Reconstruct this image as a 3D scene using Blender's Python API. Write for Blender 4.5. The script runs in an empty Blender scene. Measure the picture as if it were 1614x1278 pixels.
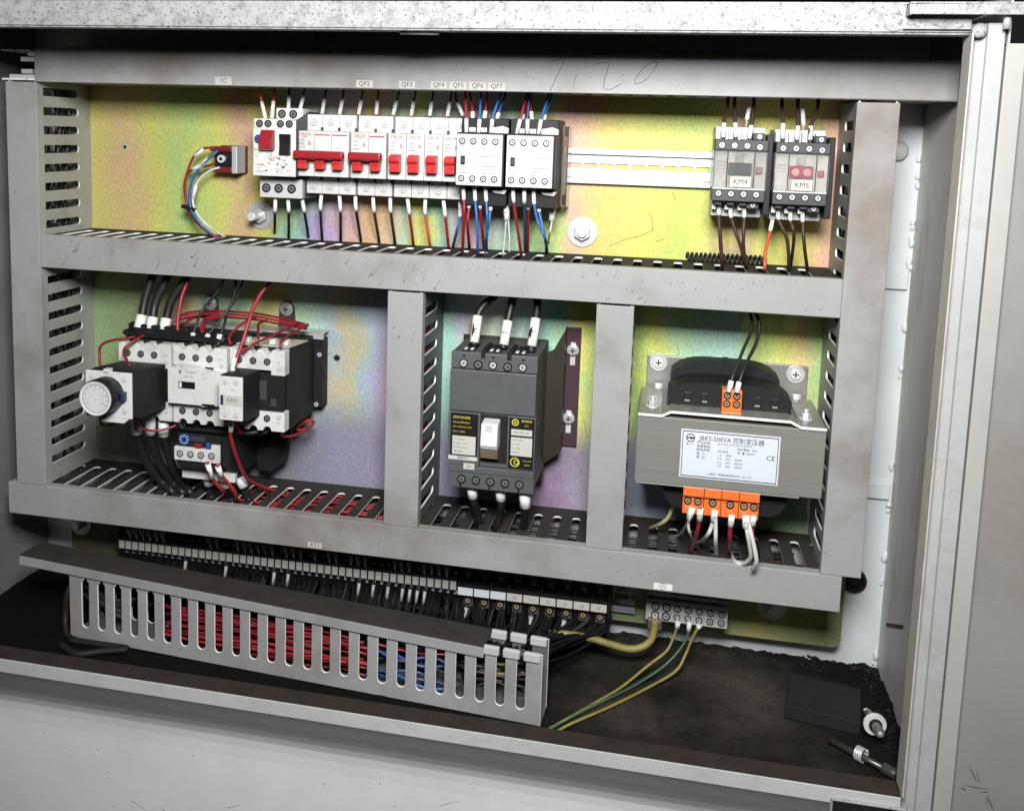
import bpy, math, random
from mathutils import Vector, Matrix, Euler, noise
from mathutils.geometry import tessellate_polygon
random.seed(7)
PI = math.pi
S = 0.001                      # everything below is written in millimetres
SC = bpy.context.scene
COL = SC.collection

# ---------------------------------------------------------------- camera
cam = bpy.data.cameras.new("camera")
cam.sensor_fit = 'HORIZONTAL'
cam.sensor_width = 36.0
cam.lens = 36.0 * 1517.1 / 1614.0
cam.shift_x = 0.0359
cam.shift_y = -0.1462
cam.clip_start = 0.02
cam.clip_end = 50
camo = bpy.data.objects.new("camera", cam)
COL.objects.link(camo)
yaw, pitch, roll = math.radians(-11.393), math.radians(7.115), math.radians(-1.739)
fw = Vector((math.sin(yaw) * math.cos(pitch), math.cos(yaw) * math.cos(pitch), -math.sin(pitch)))
rt0 = Vector((math.cos(yaw), -math.sin(yaw), 0))
dn0 = fw.cross(rt0)
rt = math.cos(roll) * rt0 + math.sin(roll) * dn0
dn = -math.sin(roll) * rt0 + math.cos(roll) * dn0
M = Matrix((rt, -dn, -fw)).transposed().to_4x4()
M.translation = Vector((673.6, -977.9, -40.6)) * S
camo.matrix_world = M
SC.camera = camo

# ---------------------------------------------------------------- light
w = bpy.data.worlds.new("World")
SC.world = w
w.use_nodes = True
w.node_tree.nodes["Background"].inputs[0].default_value = (0.92, 0.97, 1.0, 1)
w.node_tree.nodes["Background"].inputs[1].default_value = 0.006
SC.view_settings.view_transform = 'Standard'
SC.view_settings.look = 'None'
SC.view_settings.exposure = 0.05
SC.view_settings.gamma = 1.0


def lamp(name, loc, target, sx, sy, power, col):
    l = bpy.data.lights.new(name, 'AREA')
    l.shape = 'RECTANGLE'
    l.size, l.size_y = sx * S, sy * S
    l.energy = power
    l.color = col
    o = bpy.data.objects.new(name, l)
    COL.objects.link(o)
    o.location = Vector(loc) * S
    o.rotation_euler = (Vector(target) - Vector(loc)).to_track_quat('-Z', 'Y').to_euler()
    return o


lamp("upper_right_fill", (760, -1000, 700), (500, 0, -150), 420, 300, 3.6, (1.0, 0.985, 0.95))  # added upper right light, brightens the rim and top right corner
lamp("front_key_light", (665, -905, 225), (560, 0, -120), 250, 210, 15.5, (0.97, 0.985, 1.0))  # main frontal light, unseen source near the camera

SC.cycles.max_bounces = 6
SC.cycles.diffuse_bounces = 2


# ---------------------------------------------------------------- materials
def lin(c):
    return tuple((v / 255 / 12.92 if v / 255 < .04045 else ((v / 255 + .055) / 1.055) ** 2.4) for v in c)


def mat(name, col, rough=.5, metal=0., grime=0., gcol=(.05, .042, .035), gscale=25., bump=0., bscale=300., spec=.5,
        speck=0., stretch=(1, 1, 1), trans=0., var=.08, stain=0., scol=(.22, .165, .125), sp0=.6, gth=.5):
    m = bpy.data.materials.new(name)
    m.use_nodes = True
    nt = m.node_tree
    N, L = nt.nodes, nt.links
    b = N["Principled BSDF"]
    b.inputs["Roughness"].default_value = rough
    b.inputs["Metallic"].default_value = metal
    b.inputs["Specular IOR Level"].default_value = spec
    b.inputs["Transmission Weight"].default_value = trans
    tc = N.new("ShaderNodeTexCoord")
    mp = N.new("ShaderNodeMapping")
    mp.inputs["Scale"].default_value = stretch
    L.new(tc.outputs["Object"], mp.inputs["Vector"])

    def nz(scale, detail=5., r=.6):
        n = N.new("ShaderNodeTexNoise")
        n.inputs["Scale"].default_value = scale
        n.inputs["Detail"].default_value = detail
        n.inputs["Roughness"].default_value = r
        L.new(mp.outputs[0], n.inputs["Vector"])
        return n.outputs["Fac"]

    def ramp(src, p0, p1, v0=0., v1=1.):
        r = N.new("ShaderNodeMapRange")
        r.inputs["From Min"].default_value = p0
        r.inputs["From Max"].default_value = p1
        r.inputs["To Min"].default_value = v0
        r.inputs["To Max"].default_value = v1
        L.new(src, r.inputs["Value"])
        return r.outputs[0]

    def mix(fac, a, c, mode='MIX'):
        x = N.new("ShaderNodeMix")
        x.data_type = 'RGBA'
        x.blend_type = mode
        if isinstance(fac, float):
            x.inputs[0].default_value = fac
        else:
            L.new(fac, x.inputs[0])
        for i, v in ((6, a), (7, c)):
            if isinstance(v, tuple):
                x.inputs[i].default_value = (*v[:3], 1)
            else:
                L.new(v, x.inputs[i])
        return x.outputs[2]

    cur = tuple(col)
    if var:
        cur = mix(ramp(nz(9.), .3, .7), tuple(c * (1 - var) for c in col), tuple(min(1, c * (1 + var)) for c in col))
    if grime:
        cur = mix(ramp(nz(gscale, 8., .7), gth, gth + .28, 0., grime), cur, gcol)
    if speck:
        cur = mix(ramp(nz(330., 3., .6), sp0, sp0 + .08, 0., speck), cur, tuple(c * .35 for c in col))
    if stain:
        cur = mix(ramp(nz(7.5, 7., .62), .49, .70, 0., stain), cur, scol)
    if isinstance(cur, tuple):
        b.inputs["Base Color"].default_value = (*cur, 1)
    else:
        L.new(cur, b.inputs["Base Color"])
    if bump:
        bp = N.new("ShaderNodeBump")
        bp.inputs["Strength"].default_value = bump
        bp.inputs["Distance"].default_value = .0006
        L.new(nz(bscale, 3.), bp.inputs["Height"])
        L.new(bp.outputs[0], b.inputs["Normal"])
    return m


DUCT = mat("duct_grey", (.325, .325, .313), .5, grime=.35, gscale=12, gcol=(.24, .225, .205), bump=.1, bscale=900, speck=.1, stain=.8, var=.05, scol=(.185, .145, .115))
DUCTL = mat("loose_duct_grey", (.34, .34, .33), .3, grime=.5, gscale=26, gcol=(.19, .175, .16), bump=.12, bscale=600, speck=.2, stain=.6, scol=(.2, .15, .13))
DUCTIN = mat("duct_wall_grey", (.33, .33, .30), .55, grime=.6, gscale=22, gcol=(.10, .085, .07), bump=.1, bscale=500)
DUCTMID = mat("duct_wall_shaded", (.11, .117, .114), .55, grime=.5, gscale=22, gcol=(.07, .06, .05), bump=.1, bscale=500)  # darker copy of the duct grey, shade of side walls and insides
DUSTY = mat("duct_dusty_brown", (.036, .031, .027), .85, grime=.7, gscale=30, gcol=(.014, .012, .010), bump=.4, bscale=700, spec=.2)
EDGE = mat("duct_edge_highlight", (.80, .80, .76), .5, var=0)  # slot edges made paler, bright edge highlights put into the colour
PAINT = mat("cabinet_paint", (.40, .405, .39), .5, grime=.7, gscale=18, gcol=(.25, .22, .18), bump=.12, bscale=700, speck=.1)
PAINTBACK = mat("cabinet_back_paint", (.60, .63, .63), .45, grime=.3, gscale=12, gcol=(.3, .28, .25), bump=.1, bscale=500)
PAINTRIM = mat("rim_paint", (.36, .36, .345), .6, grime=.95, gscale=90, gcol=(.13, .125, .115), bump=.6, bscale=600, speck=.85, sp0=.56, gth=.46)
PAINTWALL = mat("side_wall_paint", (.52, .51, .475), .5, grime=.75, gscale=16, gcol=(.10, .08, .06), bump=.1, bscale=500,
                stretch=(1, 1, .25))
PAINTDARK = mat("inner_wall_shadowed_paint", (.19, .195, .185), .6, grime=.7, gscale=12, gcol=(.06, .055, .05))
DOORP = mat("door_inner_paint", (.27, .262, .24), .42, grime=.5, gscale=7, gcol=(.19, .175, .15), bump=.25, bscale=420, stain=.3)
PANEL = mat("lower_panel_paint", (.82, .835, .80), .42, grime=.12, gscale=3, gcol=(.45, .43, .38), bump=.15, bscale=500, speck=.06, stain=.1, var=.03)
GRIME_SHADE = mat("brown_dirt_and_shade", (.034, .026, .022), .8, grime=.8, gscale=40, gcol=(.012, .009, .008), bump=.5, bscale=500, spec=.2)
FLOORM = mat("oily_floor", (.055, .047, .037), .85, grime=1., gscale=6, gcol=(.003, .003, .003), bump=1., bscale=120, var=.3, speck=.85, spec=.1, gth=.40, stain=.85, scol=(.006, .005, .004))
SLUDGE = mat("black_sludge", (.006, .006, .006), .6, bump=.8, bscale=250, spec=.3)
BLACK = mat("black_plastic", (.009, .009, .010), .45, grime=.25, gscale=60, gcol=(.032, .029, .026), bump=.06, spec=.35)
BLACKSOFT = mat("matt_black_plastic", (.013, .013, .014), .6, grime=.35, gscale=50, gcol=(.024, .022, .020), spec=.25)
DKGREY = mat("dark_grey_plastic", (.045, .047, .05), .5, grime=.3, gscale=50, gcol=(.03, .03, .03))
GREYP = mat("breaker_grey", (.085, .090, .089), .5, grime=.6, gscale=28, gcol=(.06, .055, .05), bump=.06, bscale=800)
WHITEP = mat("white_plastic", (.66, .655, .625), .42, grime=.6, gscale=45, gcol=(.33, .30, .26), speck=.25)
WHITEP2 = mat("grubby_white_plastic", (.72, .71, .66), .45, grime=.6, gscale=60, gcol=(.22, .19, .16))
LTGREY = mat("light_grey_plastic", (.55, .55, .53), .45, grime=.5, gscale=60, gcol=(.2, .18, .16))
SMUDGE = mat("sooty_smudge_grey", (.42, .40, .37), .55, grime=.9, gscale=120, gcol=(.12, .10, .09))
REDP = mat("red_plastic", (.55, .035, .035), .3, grime=.3, gscale=80, gcol=(.18, .02, .02))
REDDK = mat("dark_red_plastic", (.30, .018, .025), .32)
REDD2 = mat("maroon_insulation", (.16, .015, .02), .4)
ORANGE = mat("orange_plastic", (.80, .17, .035), .42, grime=.2, gscale=60, gcol=(.4, .08, .02))
BLUEP = mat("blue_plastic", (.035, .09, .30), .4)
NAVY = mat("navy_plastic", (.02, .03, .09), .4)
DULLZ = mat("dull_zinc", (.30, .29, .26), .45, metal=.5, grime=.5, gscale=30, gcol=(.12, .11, .09))
STEEL = mat("zinc_steel", (.66, .66, .65), .35, metal=.45, grime=.3, gscale=80, gcol=(.25, .24, .22), bump=.1)
BRIGHT = mat("bright_steel", (.88, .88, .86), .28, metal=.35)
BRASS = mat("brassy_screw", (.66, .47, .28), .3, metal=.45)
RAILM = mat("rail_zinc", (.58, .59, .60), .42, metal=.35, grime=.2, gscale=30, gcol=(.5, .5, .5))
CORE = mat("lamination_steel", (.22, .215, .19), .55, metal=.25, grime=.6, gscale=10, gcol=(.16, .15, .12), bump=.25, bscale=260,
           stretch=(.15, 1, 3))
CLEAR = mat("clear_cover", (1., .99, .96), .08, trans=.96, var=0)
PAPER = mat("paper_label", (.50, .485, .43), .7, grime=.3, gscale=90, gcol=(.5, .45, .38))
TAPE = mat("white_sleeve", (.80, .79, .75), .5, grime=.35, gscale=90, gcol=(.35, .32, .28))
FOIL = mat("label_foil", (.70, .74, .79), .4, metal=.15, var=.05)
INK = mat("black_ink", (.02, .02, .02), .6, var=0)
INKG = mat("grey_ink", (.11, .105, .10), .6, var=0)
INKR = mat("red_ink", (.42, .02, .02), .6, var=0)
INKY = mat("yellow_ink", (.62, .52, .05), .6, var=0)
BRZINC = mat("purple_zinc_bracket", (.11, .06, .075), .4, metal=.5, grime=.5, gscale=14, gcol=(.10, .09, .05))
YZINC = mat("olive_zinc_bracket", (.055, .05, .036), .4, metal=.5, grime=.4, gscale=20, gcol=(.1, .09, .06))
W_RED = mat("red_wire", (.31, .018, .023), .42, grime=.3, gscale=60, gcol=(.14, .02, .02))
W_DRED = mat("dark_red_wire", (.20, .013, .02), .42)
W_ORED = mat("orange_red_wire", (.62, .09, .04), .4)
W_BLUE = mat("blue_wire", (.03, .12, .33), .4)
W_DBLUE = mat("dark_blue_wire", (.05, .07, .20), .4)
W_BLACK = mat("black_wire", (.013, .013, .013), .45)
W_BROWN = mat("brown_black_wire", (.045, .022, .016), .45)
W_WHITE = mat("white_wire", (.66, .64, .58), .45)
W_YEL = mat("yellow_wire", (.27, .225, .06), .5, grime=.9, gscale=45, gcol=(.06, .065, .03))
W_GRN = mat("green_wire", (.05, .12, .06), .45)


def oil_slick(m, c, r0, r1):
    """black oil covering all but a worn patch round c (mm)"""
    nt = m.node_tree
    N, L = nt.nodes, nt.links
    b = N["Principled BSDF"]
    src = b.inputs["Base Color"].links[0].from_socket
    tc = N.new("ShaderNodeTexCoord")
    d = N.new("ShaderNodeVectorMath")
    d.operation = 'DISTANCE'
    L.new(tc.outputs["Object"], d.inputs[0])
    d.inputs[1].default_value = [v * S for v in c]
    n = N.new("ShaderNodeTexNoise")
    n.inputs["Scale"].default_value = 14
    n.inputs["Detail"].default_value = 7
    n.inputs["Roughness"].default_value = .65
    L.new(tc.outputs["Object"], n.inputs["Vector"])
    a = N.new("ShaderNodeMath")
    a.operation = 'MULTIPLY_ADD'
    L.new(n.outputs["Fac"], a.inputs[0])
    a.inputs[1].default_value = .16
    L.new(d.outputs["Value"], a.inputs[2])
    r = N.new("ShaderNodeMapRange")
    r.inputs["From Min"].default_value = r0 * S + .08
    r.inputs["From Max"].default_value = r1 * S + .08
    L.new(a.outputs[0], r.inputs["Value"])
    x = N.new("ShaderNodeMix")
    x.data_type = 'RGBA'
    L.new(r.outputs[0], x.inputs[0])
    L.new(src, x.inputs[6])
    x.inputs[7].default_value = (.0045, .004, .0035, 1)
    L.new(x.outputs[2], b.inputs["Base Color"])


oil_slick(FLOORM, (715, -85, -577), 60, 190)


def zinc_plate_material():
    m = bpy.data.materials.new("iridescent_zinc")
    m.use_nodes = True
    nt = m.node_tree
    N, L = nt.nodes, nt.links
    b = N["Principled BSDF"]
    b.inputs["Roughness"].default_value = .5
    b.inputs["Metallic"].default_value = .15
    tc = N.new("ShaderNodeTexCoord")
    sx = N.new("ShaderNodeSeparateXYZ")
    L.new(tc.outputs["Object"], sx.inputs[0])

    def math_(op, a, c):
        x = N.new("ShaderNodeMath")
        x.operation = op
        for i, v in ((0, a), (1, c)):
            if isinstance(v, (int, float)):
                x.inputs[i].default_value = v
            else:
                L.new(v, x.inputs[i])
        return x.outputs[0]

    def nz(scale, st, detail=4., r=.6):
        mp = N.new("ShaderNodeMapping")
        mp.inputs["Scale"].default_value = st
        L.new(tc.outputs["Object"], mp.inputs["Vector"])
        n = N.new("ShaderNodeTexNoise")
        n.inputs["Scale"].default_value = scale
        n.inputs["Detail"].default_value = detail
        n.inputs["Roughness"].default_value = r
        L.new(mp.outputs[0], n.inputs["Vector"])
        return n.outputs["Fac"]

    wob = math_('SUBTRACT', nz(13., (1, 1, .75), 6., .65), .5)
    grain = math_('SUBTRACT', nz(420., (1, 1, .3), 2.), .5)
    x = math_('ADD', sx.outputs[0], math_('MULTIPLY', wob, .12))
    x = math_('ADD', x, math_('MULTIPLY', grain, .03))
    u = math_('DIVIDE', x, .88)

    def ramp(stops, k):
        r = N.new("ShaderNodeValToRGB")
        L.new(u, r.inputs[0])
        el = r.color_ramp.elements
        stops = sorted(stops)
        while len(el) < len(stops):
            el.new(.5)
        for e, (p, c) in zip(el, stops):
            e.position = max(0, min(1, p / 880.))
            e.color = (*[v * k for v in lin(c)], 1)
        return r.outputs[0]

    top = ramp([(38.0, (222,204,124)), (77.2, (230,192,150)), (108.2, (230,222,122)), (146.5, (194,224,138)),  # left-hand stops painted lighter to make up for light falling off
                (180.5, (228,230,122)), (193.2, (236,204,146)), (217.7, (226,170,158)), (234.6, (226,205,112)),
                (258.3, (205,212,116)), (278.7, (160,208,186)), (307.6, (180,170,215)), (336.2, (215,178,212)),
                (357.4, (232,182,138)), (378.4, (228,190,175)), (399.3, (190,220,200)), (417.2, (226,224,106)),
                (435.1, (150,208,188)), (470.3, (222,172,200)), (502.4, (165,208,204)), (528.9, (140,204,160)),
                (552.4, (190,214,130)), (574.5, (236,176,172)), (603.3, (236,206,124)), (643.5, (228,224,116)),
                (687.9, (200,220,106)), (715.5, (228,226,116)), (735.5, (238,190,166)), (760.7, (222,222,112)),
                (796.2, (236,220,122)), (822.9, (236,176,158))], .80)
    mid = ramp([(32.8, (128,150,100)), (81.3, (128,142,98)), (114.1, (150,152,104)), (145.2, (188,160,120)),
                (176.0, (168,190,158)), (206.4, (176,202,170)), (236.5, (192,202,118)), (266.2, (206,186,138)),
                (288.6, (168,200,152)), (309.4, (160,176,196)), (326.9, (196,180,140)), (344.7, (160,182,186)),
                (369.1, (178,166,206)), (394.1, (206,166,190)), (446.8, (150,206,190)), (471.0, (194,186,208)),
                (492.8, (196,206,186)), (533.0, (188,202,196)), (561.4, (150,210,190)), (582.4, (220,208,100)),
                (608.2, (194,216,132)), (652.0, (138,160,88)), (674.2, (196,198,98)), (701.3, (160,202,172)),
                (729.1, (164,200,192)), (759.7, (192,214,118)), (790.3, (208,202,108)), (807.3, (212,186,130)),
                (829.8, (146,190,118))], 1.2)
    low = ramp([(30.4, (110,112,84)), (244.7, (150,140,150)), (319.8, (160,162,184)), (378.3, (176,164,188)),
                (450.2, (160,152,176)), (560.5, (150,112,150)), (600.6, (182,172,190)), (679.2, (160,176,190)),
                (749.6, (150,168,150)), (799.4, (140,172,120))], .9)
    bot = ramp([(28.8, (92,88,66)), (665.4, (140,158,112)), (711.6, (168,166,112)), (756.6, (136,158,104)), (788.2, (176,168,110)), (819.2, (146,152,104)), (849.9, (122,122,84))], 1.15)

    def mixz(a, c, z0, z1):
        r = N.new("ShaderNodeMapRange")
        r.interpolation_type = 'SMOOTHSTEP'
        L.new(sx.outputs[2], r.inputs["Value"])
        r.inputs["From Min"].default_value = z0 * S
        r.inputs["From Max"].default_value = z1 * S
        r.inputs["To Min"].default_value = 0
        r.inputs["To Max"].default_value = 1
        q = N.new("ShaderNodeMix")
        q.data_type = 'RGBA'
        L.new(r.outputs[0], q.inputs[0])
        L.new(a, q.inputs[6])
        L.new(c, q.inputs[7])
        return q.outputs[2]

    def calm(col, tone, k):
        q = N.new("ShaderNodeMix")
        q.data_type = 'RGBA'
        r_ = N.new("ShaderNodeMapRange")
        L.new(nz(16., (1, 1, 1), 6., .65), r_.inputs["Value"])
        r_.inputs["From Min"].default_value = .38
        r_.inputs["From Max"].default_value = .62
        r_.inputs["To Min"].default_value = 0.
        r_.inputs["To Max"].default_value = k
        L.new(r_.outputs[0], q.inputs[0])
        L.new(col, q.inputs[6])
        q.inputs[7].default_value = (*lin(tone), 1)
        return q.outputs[2]

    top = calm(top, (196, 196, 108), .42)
    mid = calm(mid, (168, 186, 140), .4)
    low = calm(low, (134, 138, 142), .5)
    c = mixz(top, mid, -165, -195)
    c = mixz(c, low, -320, -375)
    c = mixz(c, bot, -430, -460)
    g = N.new("ShaderNodeMix")
    g.data_type = 'RGBA'
    g.blend_type = 'MULTIPLY'
    g.inputs[0].default_value = 1.
    r = N.new("ShaderNodeMapRange")
    L.new(nz(430., (1, 1, .5), 3.), r.inputs["Value"])
    r.inputs["From Min"].default_value = .3
    r.inputs["From Max"].default_value = .7
    r.inputs["To Min"].default_value = .79
    r.inputs["To Max"].default_value = 1.14
    L.new(c, g.inputs[6])
    L.new(r.outputs[0], g.inputs[7])
    L.new(g.outputs[2], b.inputs["Base Color"])
    bp = N.new("ShaderNodeBump")
    bp.inputs["Strength"].default_value = .15
    bp.inputs["Distance"].default_value = .0005
    L.new(nz(500., (1, 1, .4), 3.), bp.inputs["Height"])
    L.new(bp.outputs[0], b.inputs["Normal"])
    return m


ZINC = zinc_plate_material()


# ---------------------------------------------------------------- geometry helpers (millimetres)
class MB:
    def __init__(s):
        s.v, s.f, s.m, s.s = [], [], [], []

    def add(s, vs, fs, m=0, sm=False):
        o = len(s.v)
        s.v += [tuple(v) for v in vs]
        for f in fs:
            s.f.append([i + o for i in f])
            s.m.append(m)
            s.s.append(sm)
        return s

    def box(s, x0, x1, y0, y1, z0, z1, m=0, tf=None):
        vs = [(x, y, z) for x in (x0, x1) for y in (y0, y1) for z in (z0, z1)]
        if tf:
            vs = [tf @ Vector(v) for v in vs]
        return s.add(vs, [(0, 1, 3, 2), (4, 6, 7, 5), (0, 4, 5, 1), (2, 3, 7, 6), (0, 2, 6, 4), (1, 5, 7, 3)], m)

    def cyl(s, a, b, r, m=0, n=16, r2=None, sm=True):
        a, b = Vector(a), Vector(b)
        r2 = r if r2 is None else r2
        d = (b - a).normalized()
        u = d.orthogonal().normalized()
        if abs(d.y) > .99:
            u = Vector((0, 0, 1))
        w_ = d.cross(u)
        vs = []
        for p, q in ((a, r), (b, r2)):
            for i in range(n):
                t = 2 * PI * i / n
                vs.append(p + (u * math.cos(t) + w_ * math.sin(t)) * q)
        s.add(vs, [(i, (i + 1) % n, n + (i + 1) % n, n + i) for i in range(n)], m, sm)
        s.add(vs[:n], [tuple(range(n))[::-1]], m)
        s.add(vs[n:], [tuple(range(n))], m)
        return s

    def ring(s, a, b, r, ri, m=0, n=24):
        """flat washer: outer radius r, hole radius ri, from a to b"""
        a, b = Vector(a), Vector(b)
        d = (b - a).normalized()
        u = d.orthogonal().normalized()
        w_ = d.cross(u)
        vs = []
        for p, q in ((a, r), (b, r), (b, ri), (a, ri)):
            for i in range(n):
                t = 2 * PI * i / n
                vs.append(p + (u * math.cos(t) + w_ * math.sin(t)) * q)
        fs = []
        for k in range(4):
            for i in range(n):
                fs.append((k * n + i, k * n + (i + 1) % n, ((k + 1) % 4) * n + (i + 1) % n, ((k + 1) % 4) * n + i))
        return s.add(vs, fs, m)

    def tube(s, pts, r, m=0, n=8, rr=None):
        pts = [Vector(p) for p in pts]
        if len(pts) < 2:
            return s
        vs = []
        u = None
        for i, p in enumerate(pts):
            d = (pts[min(i + 1, len(pts) - 1)] - pts[max(i - 1, 0)])
            if d.length < 1e-9:
                d = Vector((0, 0, 1))
            d.normalize()
            u = d.orthogonal().normalized() if u is None else (u - d * u.dot(d)).normalized()
            w_ = d.cross(u)
            q = r if rr is None else rr[i]
            for k in range(n):
                t = 2 * PI * k / n
                vs.append(p + (u * math.cos(t) + w_ * math.sin(t)) * q)
        L_ = len(pts)
        s.add(vs, [(i * n + k, i * n + (k + 1) % n, (i + 1) * n + (k + 1) % n, (i + 1) * n + k)
                   for i in range(L_ - 1) for k in range(n)], m, True)
        s.add(vs[:n], [tuple(range(n))[::-1]], m)
        s.add(vs[-n:], [tuple(range(n))], m)
        return s

    def ball(s, c, r, m=0, n=10, k=6, sc=(1, 1, 1)):
        vs = []
        for j in range(k + 1):
            a = PI * j / k
            for i in range(n):
                t = 2 * PI * i / n
                vs.append((c[0] + r * sc[0] * math.sin(a) * math.cos(t), c[1] + r * sc[1] * math.sin(a) * math.sin(t),
                           c[2] + r * sc[2] * math.cos(a)))
        return s.add(vs, [(j * n + i, (j + 1) * n + i, (j + 1) * n + (i + 1) % n, j * n + (i + 1) % n)
                          for j in range(k) for i in range(n)], m, True)

    def poly(s, pl, o, u, v, t, m=0, me=None):
        """outline pl in the u,v plane at o, thickness vector t; me = material of the cut edges"""
        o, u, v, t = Vector(o), Vector(u), Vector(v), Vector(t)
        a = [o + u * p[0] + v * p[1] for p in pl]
        b = [q + t for q in a]
        n = len(pl)
        tri = tessellate_polygon([[Vector((p[0], p[1], 0)) for p in pl]])
        s.add(a + b, [tuple(x) for x in tri] + [tuple(i + n for i in x)[::-1] for x in tri], m)
        s.add(a + b, [(i, (i + 1) % n, n + (i + 1) % n, n + i) for i in range(n)], m if me is None else me)
        return s

    def build(s, name, mats, parent=None, bev=0., label=None, cat=None, group=None, kind=None, seg=2):
        me = bpy.data.meshes.new(name)
        me.from_pydata([(v[0] * S, v[1] * S, v[2] * S) for v in s.v], [], s.f)
        if not isinstance(mats, (list, tuple)):
            mats = [mats]
        for x in mats:
            me.materials.append(x)
        me.polygons.foreach_set("material_index", s.m)
        me.polygons.foreach_set("use_smooth", s.s)
        me.update()
        import bmesh
        bm = bmesh.new()
        bm.from_mesh(me)
        bmesh.ops.remove_doubles(bm, verts=bm.verts, dist=1e-6)
        bmesh.ops.recalc_face_normals(bm, faces=bm.faces)
        bm.to_mesh(me)
        bm.free()
        o = bpy.data.objects.new(name, me)
        COL.objects.link(o)
        if bev:
            md = o.modifiers.new("edge", 'BEVEL')
            md.width = bev * S
            md.segments = seg
            md.limit_method = 'ANGLE'
            md.angle_limit = math.radians(40)
            md.harden_normals = False
        put(o, parent)
        props(o, label, cat, group, kind)
        return o


def pmat(p):
    """world matrix of a parent made in this script (only translations are used)"""
    m = p.matrix_basis.copy()
    if p.parent:
        m = pmat(p.parent) @ p.matrix_parent_inverse @ m
    return m


def put(o, parent):
    if parent:
        o.parent = parent
        o.matrix_parent_inverse = pmat(parent).inverted()


def props(o, label=None, cat=None, group=None, kind=None):
    for k, v in (('label', label), ('category', cat), ('group', group), ('kind', kind)):
        if v:
            o[k] = v
    return o


def thing(name, label, cat, loc, group=None):
    o = bpy.data.objects.new(name, None)
    o.empty_display_size = .01
    COL.objects.link(o)
    o.location = Vector(loc) * S
    return props(o, label, cat, group)


KIDS = None


def dup(root, d, label=None, group=None, keep=None):
    def cp(o, par):
        c = o.copy()
        COL.objects.link(c)
        if par:
            c.parent = par
            c.matrix_parent_inverse = o.matrix_parent_inverse.copy()
        for ch in [q for q in bpy.data.objects if q.parent == o]:
            if keep is None or keep(ch):
                cp(ch, c)
        return c
    r = cp(root, None)
    r.location = Vector(root.location) + Vector(d) * S
    if label:
        r['label'] = label
    if group:
        r['group'] = group
    return r


def text(body, size, pos, parent, m=None, name="lettering", ang=0., align='CENTER', sx=1.):
    c = bpy.data.curves.new(name, 'FONT')
    c.body = body
    c.size = size * S
    c.align_x = align
    c.align_y = 'CENTER'
    c.resolution_u = 2
    c.materials.append(m or INK)
    o = bpy.data.objects.new(name, c)
    COL.objects.link(o)
    o.matrix_basis = Matrix.Translation(Vector(pos) * S) @ Matrix.Rotation(ang, 4, 'Y') @ Matrix.Rotation(PI / 2, 4, 'X') @ Matrix.Diagonal((sx, 1, 1, 1))
    put(o, parent)
    return o


SCREWS = {}


def screw(parent, x, y, z, r, kind="steel", name="terminal_screw"):
    """a screw on its dark well disc, facing the viewer; shared mesh, unit radius"""
    if kind not in SCREWS:
        b = MB()
        if kind != "plain":
            b.ring((0, 0, 0), (0, -.25, 0), 1., .86, 1, 16)
        b.cyl((0, .0, 0), (0, -.06, 0), .86, 2, 16)  # dark disc stands for the shade in the screw well
        b.cyl((0, -.05, 0), (0, -.22, 0), .66, 0, 14)
        a = {"steel": .5, "brass": .9, "plain": .2, "hole": .5}[kind]
        tf = Matrix.Rotation(a, 4, 'Y')
        b.box(-.5, .5, -.25, -.2, -.09, .09, 2, tf)
        b.box(-.09, .09, -.252, -.2, -.5, .5, 2, tf)
        ms = {"steel": [BRIGHT, DKGREY, BLACK], "brass": [BRASS, BLACK, BLACK], "plain": [WHITEP, LTGREY, SMUDGE],
              "hole": [DULLZ, BLACKSOFT, BLACK]}[kind]
        o = b.build(name, ms)
        SCREWS[kind] = o.data
        bpy.data.objects.remove(o)
    o = bpy.data.objects.new(name, SCREWS[kind])
    COL.objects.link(o)
    o.location = Vector((x, y, z)) * S
    o.scale = (r, r, r)
    put(o, parent)
    return o


def spline(pts, n=7):
    p = [Vector(q) for q in pts]
    if len(p) == 2:
        return [p[0].lerp(p[1], i / 6) for i in range(7)]
    out = []
    for i in range(len(p) - 1):
        a = p[i - 1] if i else p[0] * 2 - p[1]
        b, c = p[i], p[i + 1]
        d = p[i + 2] if i + 2 < len(p) else p[-1] * 2 - p[-2]
        for k in range(n):
            t = k / n
            out.append(.5 * ((2 * b) + (c - a) * t + (2 * a - 5 * b + 4 * c - d) * t * t + (3 * b - a - 3 * c + d) * t ** 3))
    out.append(p[-1])
    return out


def wire(label, m, pts, r=1.2, mark=None, txt=None, group=None, name="wire", mr=2.0, cat="wire", n=8, mm=None):
    """one insulated wire; mark = pairs of points for its white marker sleeves"""
    root = thing(name, label, cat, pts[0], group)
    MB().tube(spline(pts), r, 0, n).build("insulation", m, root)
    for i, (a, b) in enumerate(mark or []):
        ta, tb_ = [tuple(round(c, 2) for c in q) for q in (a, b)]
        tp = [tuple(round(c, 2) for c in q) for q in pts]
        seg = [Vector(a), Vector(b)]
        if ta in tp and tb_ in tp and abs(tp.index(ta) - tp.index(tb_)) == 1 and len(pts) > 2:
            q = min(tp.index(ta), tp.index(tb_)) * 7
            seg = spline(pts)[q:q + 8]
        k = MB().tube(seg, mr, 0, 10).build("marker_sleeve", mm or TAPE, root)
        if txt:
            a_, b_ = Vector(a), Vector(b)
            c = (a_ + b_) / 2
            d = (b_ - a_)
            ang = math.atan2(d.x, d.z) if d.z > 0 else math.atan2(-d.x, -d.z)
            text(txt[i % len(txt)], mr * 1.45, (c.x, c.y - mr * 1.02, c.z), k, INK, ang=ang - PI / 2)
    return root


def box_part(name, m, parent, x0, x1, y0, y1, z0, z1, bev=.4):
    return MB().box(x0, x1, y0, y1, z0, z1).build(name, m, parent, bev)


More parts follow.
